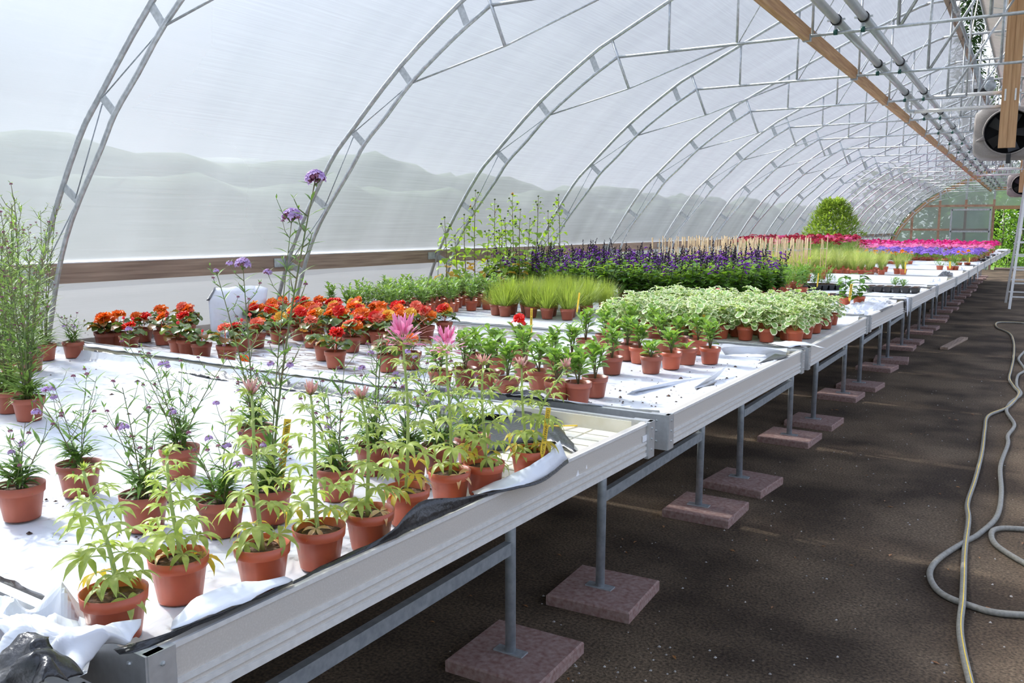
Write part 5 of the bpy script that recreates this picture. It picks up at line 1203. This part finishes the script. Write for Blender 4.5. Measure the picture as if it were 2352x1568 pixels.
def chili(i):
    hh(880+i); lv = MB(); sm = MB(); sm.tube([(0, 0, SOILZ), (.004, 0, SOILZ+.1), (0, .004, SOILZ+.19)], [.003, .0025, .0015], 5)
    for k in range(34):
        f = rnd(.1, 1); az = rnd(0, 6.3); leaf(lv, (math.cos(az)*.012, math.sin(az)*.012, SOILZ+.19*f), az, rnd(-.2, .6), rnd(.07, .10), rnd(.034, .05), 'oval', rnd(.5, 1.2), .12, seg=4)
    return [('stem', sm.mesh('stem', M['sunstem']), False), ('leaves', lv.mesh('leaves', M['salv'], True), True)]
place('potted_chili', [(-1.43, 8.19, 0, 0), (-1.33, 8.32, 0, 1), (-2.05, 9.3, 0, 2)], [chili(0), chili(1), chili(2)], lambda r, c, i: ['dark leaved chili with the yellow label, near the aisle', 'chili plant right behind the labelled chili', 'chili plant standing beside the planted seed tray'][i], 'chili plants', 'pot')

# black seed trays
def seed_tray(p, rz, label, L=.53, W=.3, nx=6, ny=3, plants=0):
    t_ = thing('seed_tray', label, 'seed tray', p, rz); hgt = .06
    b = MB(); b.box((0, 0, hgt-.004), (L, W, .008)); b.build('rim', M['plastic_black'], t_)
    for i in range(nx):
        for j in range(ny):
            c = MB(); x = (i+.5)/nx*L-L/2; y = (j+.5)/ny*W-W/2; a, d = L/nx*.42, W/ny*.42
            c.add([(x-a*.7, y-d*.7, 0), (x+a*.7, y-d*.7, 0), (x+a*.7, y+d*.7, 0), (x-a*.7, y+d*.7, 0), (x-a, y-d, hgt), (x+a, y-d, hgt), (x+a, y+d, hgt), (x-a, y+d, hgt)], [(3, 2, 1, 0), (0, 1, 5, 4), (1, 2, 6, 5), (2, 3, 7, 6), (3, 0, 4, 7)])
            ce = c.build('cell', M['plastic_black'], t_)
            s_ = MB(); s_.box((x, y, hgt+.002), (a*1.5, d*1.5, .006)); s_.build('soil_plug', M['soil'], ce)
    return t_
p = A(1862, 668, ZT); a1 = seed_tray(A(1872, 664, ZT), .75, 'black seed tray planted with ferny seedlings beside the salvias', .5, .32)
for k, (dx, dy) in enumerate(((-.15, 0), (.02, .04), (.15, -.02), (-.05, .1), (.1, .1))):
    hh(890+k); q = ferny(20+k, hg=.2)
    for nm, me, sf in q:
        o = obj('seedling_'+nm, me, a1, (dx, dy, -.02)); 
        if sf: stuff(o)
a2 = seed_tray((-1.3, 10.32, ZT), .0, 'black seed tray holding one small clump by the aisle', .55, .28)
for k, (dx, sc_) in enumerate(((.02, .75), (.1, .65))):
    for nm, me, sf in ferny(30+k, hg=.12):
        o = obj('seedling_'+nm, me, a2, (dx, .02, .01), None, sc_)
        if sf: stuff(o)
seed_tray((-1.78, 8.78, ZT), .1, 'empty black seed tray left of the chili pots', .5, .25); seed_tray((-2.05, 8.72, ZT+.0), .35, 'second empty black seed tray beneath the salvia edge', .28, .2, 3, 2)

# marigolds, cosmos, petunias
MAR = [(14, .15, .03, .018), (10, .6, .022, .016), (8, 1.0, .014, .012)]
hh(8); P = gridpos(-3.0, -1.95, 17.25, 17.8, .2, .25, .03)+[(-1.13, 17.48, 4, 0), (-1.0, 17.56, 4, 1)]
place('potted_marigold', P, [ferny(40+i, 'fern', ('mari', 3, MAR), .15, 70) for i in range(4)], lambda r, c, i: rc('orange marigold')(r, c, i) if r < 4 else ['orange marigold standing apart nearest the aisle pair, left one', 'orange marigold with a thin yellow tag, right one'][c], 'orange marigolds', 'pot', 1.0)
COS = [(8, .1, .032, .018), (5, 1.2, .006, .006, 1)]
hh(9); P = gridpos(-4.65, -2.65, 15.5, 18.6, .25, .28, .05, keep=lambda x, y: not (x > -3.1 and y > 17.0))
def cosmos(i):
    L = ferny(60+i, 'fern', ('cos_red' if i != 3 else 'cos_pink', 17, COS), .37, 80); return L[:2]+[('flower', None, 0)] if False else L
place('potted_cosmos', P, [cosmos(i) for i in range(5)], rc('crimson cosmos'), 'crimson cosmos block', 'pot', 1.05, soil=False)
def petunia(i, col, nf=16, rr=.11):
    hh(900+i); lv = MB(); L = []; fm = MB()
    for k in range(90):
        az = rnd(0, 6.3); r0 = rr*math.sqrt(rnd(0, 1)); leaf(lv, (math.cos(az)*r0, math.sin(az)*r0, SOILZ+.1*(1-(r0/rr)**2)+rnd(0, .03)), az, rnd(0, 1), rnd(.03, .045), .016, 'oval', .6, .1, seg=3)
    for k in range(nf):
        az = k*2.4; r0 = rr*math.sqrt((k+.5)/nf); flower(fm, (math.cos(az)*r0, math.sin(az)*r0, SOILZ+.125-.05*(r0/rr)**2+rnd(0, .03)), az, rnd(.2, .9), [(5, .25, .03, .034)], 0, 'petal')
    return [('leaves', lv.mesh('leaves', M['fern'], True), True), ('flowers', fm.mesh('flowers', M[col], True), True)]
hh(10); P = gridpos(-3.1, -.95, 19.4, 23.0, .26, .3, .04, keep=lambda x, y: x < edge_x(y)-.14)
place('potted_petunia', P, [petunia(i, 'pet_purple') for i in range(4)], rc('violet petunia'), 'violet petunias', 'pot', 1.1, soil=False)
hh(12); P = gridpos(-4.6, -.95, 23.6, 26.2, .3, .34, .05, keep=lambda x, y: x < edge_x(y)-.16)
place('potted_pink_petunia', P, [petunia(10+i, 'pet_pink') for i in range(3)], rc('light pink petunia'), 'light pink petunias', 'pot', 1.25, soil=False)
hh(13); P = gridpos(-4.6, -.9, 26.8, 30.6, .36, .44, .06, keep=lambda x, y: x < edge_x(y)-.16)
place('potted_magenta_petunia', P, [petunia(20+i, 'pet_mag') for i in range(3)], rc('magenta petunia'), 'magenta petunias', 'pot', 1.55, soil=False)
for k, (u, v) in enumerate(((2185, 583), (2155, 583), (2168, 590))):
    hh(930+k); p = A(u, v+14, ZT); place('potted_cosmos', [(p.x, min(p.y, 20.4+.3*k), 0, k)], [ferny(90+k, 'fern', ('cos_red', 5, COS), .2, 50)], lambda r, c, i: 'lone crimson cosmos among the violet petunias, '+ORD[k], 'lone cosmos', 'pot', 1.1, soil=False)

# big leafy bush
bt = potted('potted_bush', 'big bright green leafy bush rising behind the crimson cosmos', (-3.75, 19.6, ZT), None, 'pot', 2.2, rz=0)
hh(15); lv = MB()
for k in range(4600):
    az = rnd(0, 6.3); u_ = rnd(0, 1); z = .06+.52*u_; rr_ = (.27*(1-(u_*1.05-.3)**2*1.25))*math.sqrt(rnd(.1, 1))*(1+.28*noise.noise((math.cos(az)*2, math.sin(az)*2, u_*6)))
    leaf(lv, (math.cos(az)*rr_, math.sin(az)*rr_, z+rnd(-.02, .02)), az+rnd(-1, 1), rnd(-.2, 1.2), rnd(.03, .06), rnd(.012, .022), 'oval', .5, .12, seg=3)
stuff(lv.build('leaves', M['bush'], bt, True))
for k in range(9):
    b = MB(); a = k*.7; b.tube([(math.cos(a)*.02, math.sin(a)*.02, SOILZ), (math.cos(a)*.08, math.sin(a)*.08, .3), (math.cos(a)*.14, math.sin(a)*.14, .52+rnd(-.1, .06))], [.003, .002, .001], 5); b.build('stem', M['cle_stem'], bt, True)

# ------------------------------------------------------------------ plant labels
def plant_tag(base, top_u, top_v, label, text=None, w=.016, dist=None, hgt=.12, txt_size=.0105, z0=None, fit=.82, marks=0):
    """stick label; base = world point of its foot, tilts so that its head appears where the photograph shows it"""
    t_ = thing('plant_label', label, 'plant label', base)
    d = ray(top_u, top_v); q = Vector((0, 0, H)); fwd = Vector((base.x, base.y, 0)).length
    tpar = Vector((base.x, base.y, 0)).dot(Vector((d.x, d.y, 0)))/(d.x**2+d.y**2)
    topp = q+d*tpar; ax = (topp-base); L = ax.length; ax.normalize()
    view = (q-base).normalized(); sd = ax.cross(view).normalized(); nr = sd.cross(ax).normalized()
    R_ = Matrix((( -sd.x, ax.x, nr.x), (-sd.y, ax.y, nr.y), (-sd.z, ax.z, nr.z))).to_4x4()
    if R_.determinant() < 0: R_ = Matrix(((sd.x, ax.x, nr.x), (sd.y, ax.y, nr.y), (sd.z, ax.z, nr.z))).to_4x4()
    t_.matrix_world = Matrix.Translation(base) @ R_
    b = MB(); b.add([(-w/2, .012, -.0006), (0, -.012, -.0006), (w/2, .012, -.0006), (w/2, L, -.0006), (-w/2, L, -.0006), (-w/2, .012, .0006), (0, -.012, .0006), (w/2, .012, .0006), (w/2, L, .0006), (-w/2, L, .0006)],
                     [(4, 3, 2, 1, 0), (5, 6, 7, 8, 9), (0, 1, 6, 5), (1, 2, 7, 6), (2, 3, 8, 7), (3, 4, 9, 8), (4, 0, 5, 9)]); b.build('stick', M['yellow'], t_)
    if text:
        c = bpy.data.curves.new('lettering', 'FONT'); c.body = text; c.size = txt_size; c.align_x = 'LEFT'; c.align_y = 'CENTER'; c.extrude = .00015; c.materials.append(M['ink'])
        f_ = bpy.data.objects.new('lettering', c); COL.objects.link(f_); bpy.context.view_layer.update(); me = bpy.data.meshes.new_from_object(f_.evaluated_get(bpy.context.evaluated_depsgraph_get())); bpy.data.objects.remove(f_); o = obj('lettering', me, t_); o.location = (0, L-.006, .0009); o.rotation_euler = (0, 0, -PI/2)
        wd_ = max(v.co.x for v in me.vertices); o.scale = (min(1, fit*L/wd_),)*3; o.scale[1] = 1
    for k in range(marks):   # writing too far away to read: one ink stroke per letter
        b = MB(); b.box((0, L-.012-k*(L*.8/marks), .0008), (w*rnd(.35, .6), L*.45/marks, .0004)); b.build('ink_stroke', M['ink'], t_)
def foot(u, v, z): return A(u, v, z)
plant_tag(foot(643, 1112, ZT+.076), 661, 962, 'yellow label lettered verbena standing between verbena and cleome', 'VERBENA  BONARIE  CLOUD', .017, txt_size=.0125)
plant_tag(foot(1245, 1048, ZT+.076), 1260, 936, 'yellow label lettered cleome in the pot by the bare tray corner', 'CLEOME  SPARKLER  BLUSH', .0135, txt_size=.0105, fit=.9)
plant_tag(foot(1219, 778, ZT+.1), 1221, 708, 'yellow label lettered zinnia beside the big red flower', 'ZINNIA  MARGIF  TOI', .013, txt_size=.0105, fit=.86)
plant_tag(foot(1325, 718, ZT+.076), 1331, 672, 'blank looking yellow label in the feathery tufts', None, .013)
plant_tag(foot(1616, 748, ZT+.08), 1617, 722, 'yellow label half hidden behind the rightmost seedling', None, .018)
plant_tag(foot(1951, 690, ZT+.076), 1956, 652, 'yellow label with faint dark writing in the chili pot', None, .02, marks=9)
plant_tag(foot(1877, 658, ZT+.08), 1880, 627, 'yellow label in the planted black seed tray', None, .014)
plant_tag(foot(1903, 697, ZT+.08), 1904, 674, 'thin yellow label at the corner of the variegated block', None, .012)
plant_tag(foot(2079, 627, ZT+.08), 2080, 602, 'thin yellow label by the feather grass standing apart', None, .016)
plant_tag(foot(2182, 616, ZT+.06), 2182, 600, 'small yellow label by the ferny plants', None, .03)
plant_tag(foot(2226, 604, ZT+.06), 2227, 591, 'small yellow label by the right hand marigold', None, .02)
# pencil-like stake lying in the bare tray
b = MB(); b.bar(A(1262, 978, ZB+.03), A(1325, 977, ZB+.012), .008, .004); tag(b.build('wooden_stake', M['yellow']), 'thin yellow stake lying in the bare tray corner', 'stake')
# crumbs of soil lying on the liners
hh(21); cr = MB()
for i in range(700):
    if i < 330: p = A(rnd(1010, 1800), rnd(800, 935), ZB+.014)
    elif i < 520: p = A(rnd(150, 1000), rnd(755, 850), ZB+.014)
    else: p = A(rnd(20, 1000), rnd(850, 1250), ZB+.015)
    if p.x > edge_x(p.y)-.05: continue
    s_ = rnd(.0015, .005) if i % 9 else rnd(.005, .011)
    cr.add([(p.x+s_*rnd(.5, 1.2)*c, p.y+s_*rnd(.5, 1.2)*d, p.z+e*s_) for c, d, e in ((-1, -1, 0), (1, -1, 0), (1, 1, 0), (-1, 1, 0), (0, 0, .9))], [(0, 1, 4), (1, 2, 4), (2, 3, 4), (3, 0, 4)])
tag(stuff(cr.build('soil_crumbs', M['soil'])), 'crumbs of dark soil scattered on the white liners', 'soil')

# ------------------------------------------------------------------ outdoors
M['tree'] = leafmat('tree_leaf', (.05, .11, .02), (.10, .19, .04), .25, scale=2)
M['tree_l'] = leafmat('young_tree_leaf', (.10, .22, .03), (.2, .34, .06), .3, scale=3)
M['spruce'] = leafmat('spruce_needles', (.025, .06, .02), (.06, .11, .035), .1, scale=3)
M['bark'] = mat('bark', (.09, .07, .055), .9, scale=6, col2=(.2, .18, .16))
def tree(p, h_, r_, label, mt, n, cone=False, lsz=.25, group='trees outside', cat='tree', z0=.25):
    t_ = thing('tree' if cat == 'tree' else 'shrub', label, cat, p, 0, group); hh(int(abs(p[0]*31+p[1]*17)))
    b = MB(); b.tube([(0, 0, 0), (.1, 0, h_*.5), (0, .05, h_*.9)], [h_*.012+.02, h_*.009+.012, .01], 7); b.build('trunk', M['bark'], t_, True)
    lv = MB()
    for k in range(n):
        u_ = rnd(0, 1); az = rnd(0, 6.3); z = h_*(z0+(1-z0)*u_)
        rr_ = r_*((1-u_)**.8+.03 if cone else math.sqrt(max(.03, 1-(2*u_-1)**2)))*math.sqrt(rnd(.1, 1)); L = lsz*rnd(.6, 1.3)
        leaf(lv, (math.cos(az)*rr_, math.sin(az)*rr_, z), az+rnd(-.8, .8), rnd(-.6, .4) if cone else rnd(-.6, 1), L, L*(.35 if cone else .6), 'oval', .5, .1, seg=2)
    stuff(lv.build('crown', M[mt], t_)); return t_
hh(30)
for k, (x, y, h_, r_) in enumerate(((-4.3, 62, 18.5, 1.7), (-2.2, 66, 16, 2.2), (.8, 70, 17, 2.4), (3.6, 64, 15, 2.4))):
    tree((x, y, 0), h_, r_, ORD[k]+' dark spruce beyond the far end, seen through the roof vent gap', 'spruce', 4200, True, .5, 'spruces beyond the end', z0=.02)
for k, (x, y, h_, r_, mt) in enumerate(((-1.25, 43.4, 3.4, .55, 'tree_l'), (-.55, 44.2, 3.0, .7, 'tree_l'), (.4, 45.5, 3.2, .8, 'tree_l'), (-1.9, 47, 4.5, 1.5, 'tree'), (1.6, 47, 5, 1.6, 'tree'), (-.4, 49, 5, 1.7, 'tree'))):
    tree((x, y, 0), h_, r_, ORD[k]+' leafy young tree outside the open end doorway', mt, 900, False, .16, 'young trees outside the doorway', z0=.12)
for k, (x, y, h_, r_) in enumerate(((-.95, 41.6, .7, .5), (-.2, 42.2, .6, .5), (-1.35, 42.4, .9, .5))):
    tree((x, y, 0), h_, r_, ORD[k]+' low green shrub at the foot of the doorway', 'tree_l', 500, False, .09, 'low shrubs at the doorway', 'shrub', z0=.0)
for k in range(13):
    hh(950+k); tree((-7.2+1.2*k+rnd(-.3, .3), 48+rnd(-1.5, 2.5), 0), rnd(3.8, 4.8), rnd(1.5, 2.0), ORD[k]+' dark tree of the row behind the far end film', 'tree', 420, False, .5, 'trees behind the far end film', z0=.0)
hh(31)   # woods on the left, seen blurred through the film: three rows of crowns, one behind the other, distance haze painted in as paler colours
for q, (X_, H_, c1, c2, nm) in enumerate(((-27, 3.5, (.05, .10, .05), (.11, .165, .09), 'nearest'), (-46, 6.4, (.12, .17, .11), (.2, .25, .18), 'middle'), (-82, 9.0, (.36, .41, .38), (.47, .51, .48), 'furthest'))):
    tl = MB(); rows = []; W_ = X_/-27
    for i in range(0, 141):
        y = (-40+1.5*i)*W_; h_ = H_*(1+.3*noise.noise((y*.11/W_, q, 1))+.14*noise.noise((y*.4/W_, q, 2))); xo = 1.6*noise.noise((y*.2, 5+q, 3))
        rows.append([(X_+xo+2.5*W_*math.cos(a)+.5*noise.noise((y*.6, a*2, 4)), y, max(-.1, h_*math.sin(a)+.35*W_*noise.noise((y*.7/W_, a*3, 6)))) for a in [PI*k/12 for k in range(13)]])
    tl.grid(rows); tag(stuff(tl.build('wood_edge', mat('hazed_foliage_'+nm, c1, .95, scale=.5, col2=c2, detail=3), None, True)), nm+' row of woodland blurred behind the left film wall', 'trees')
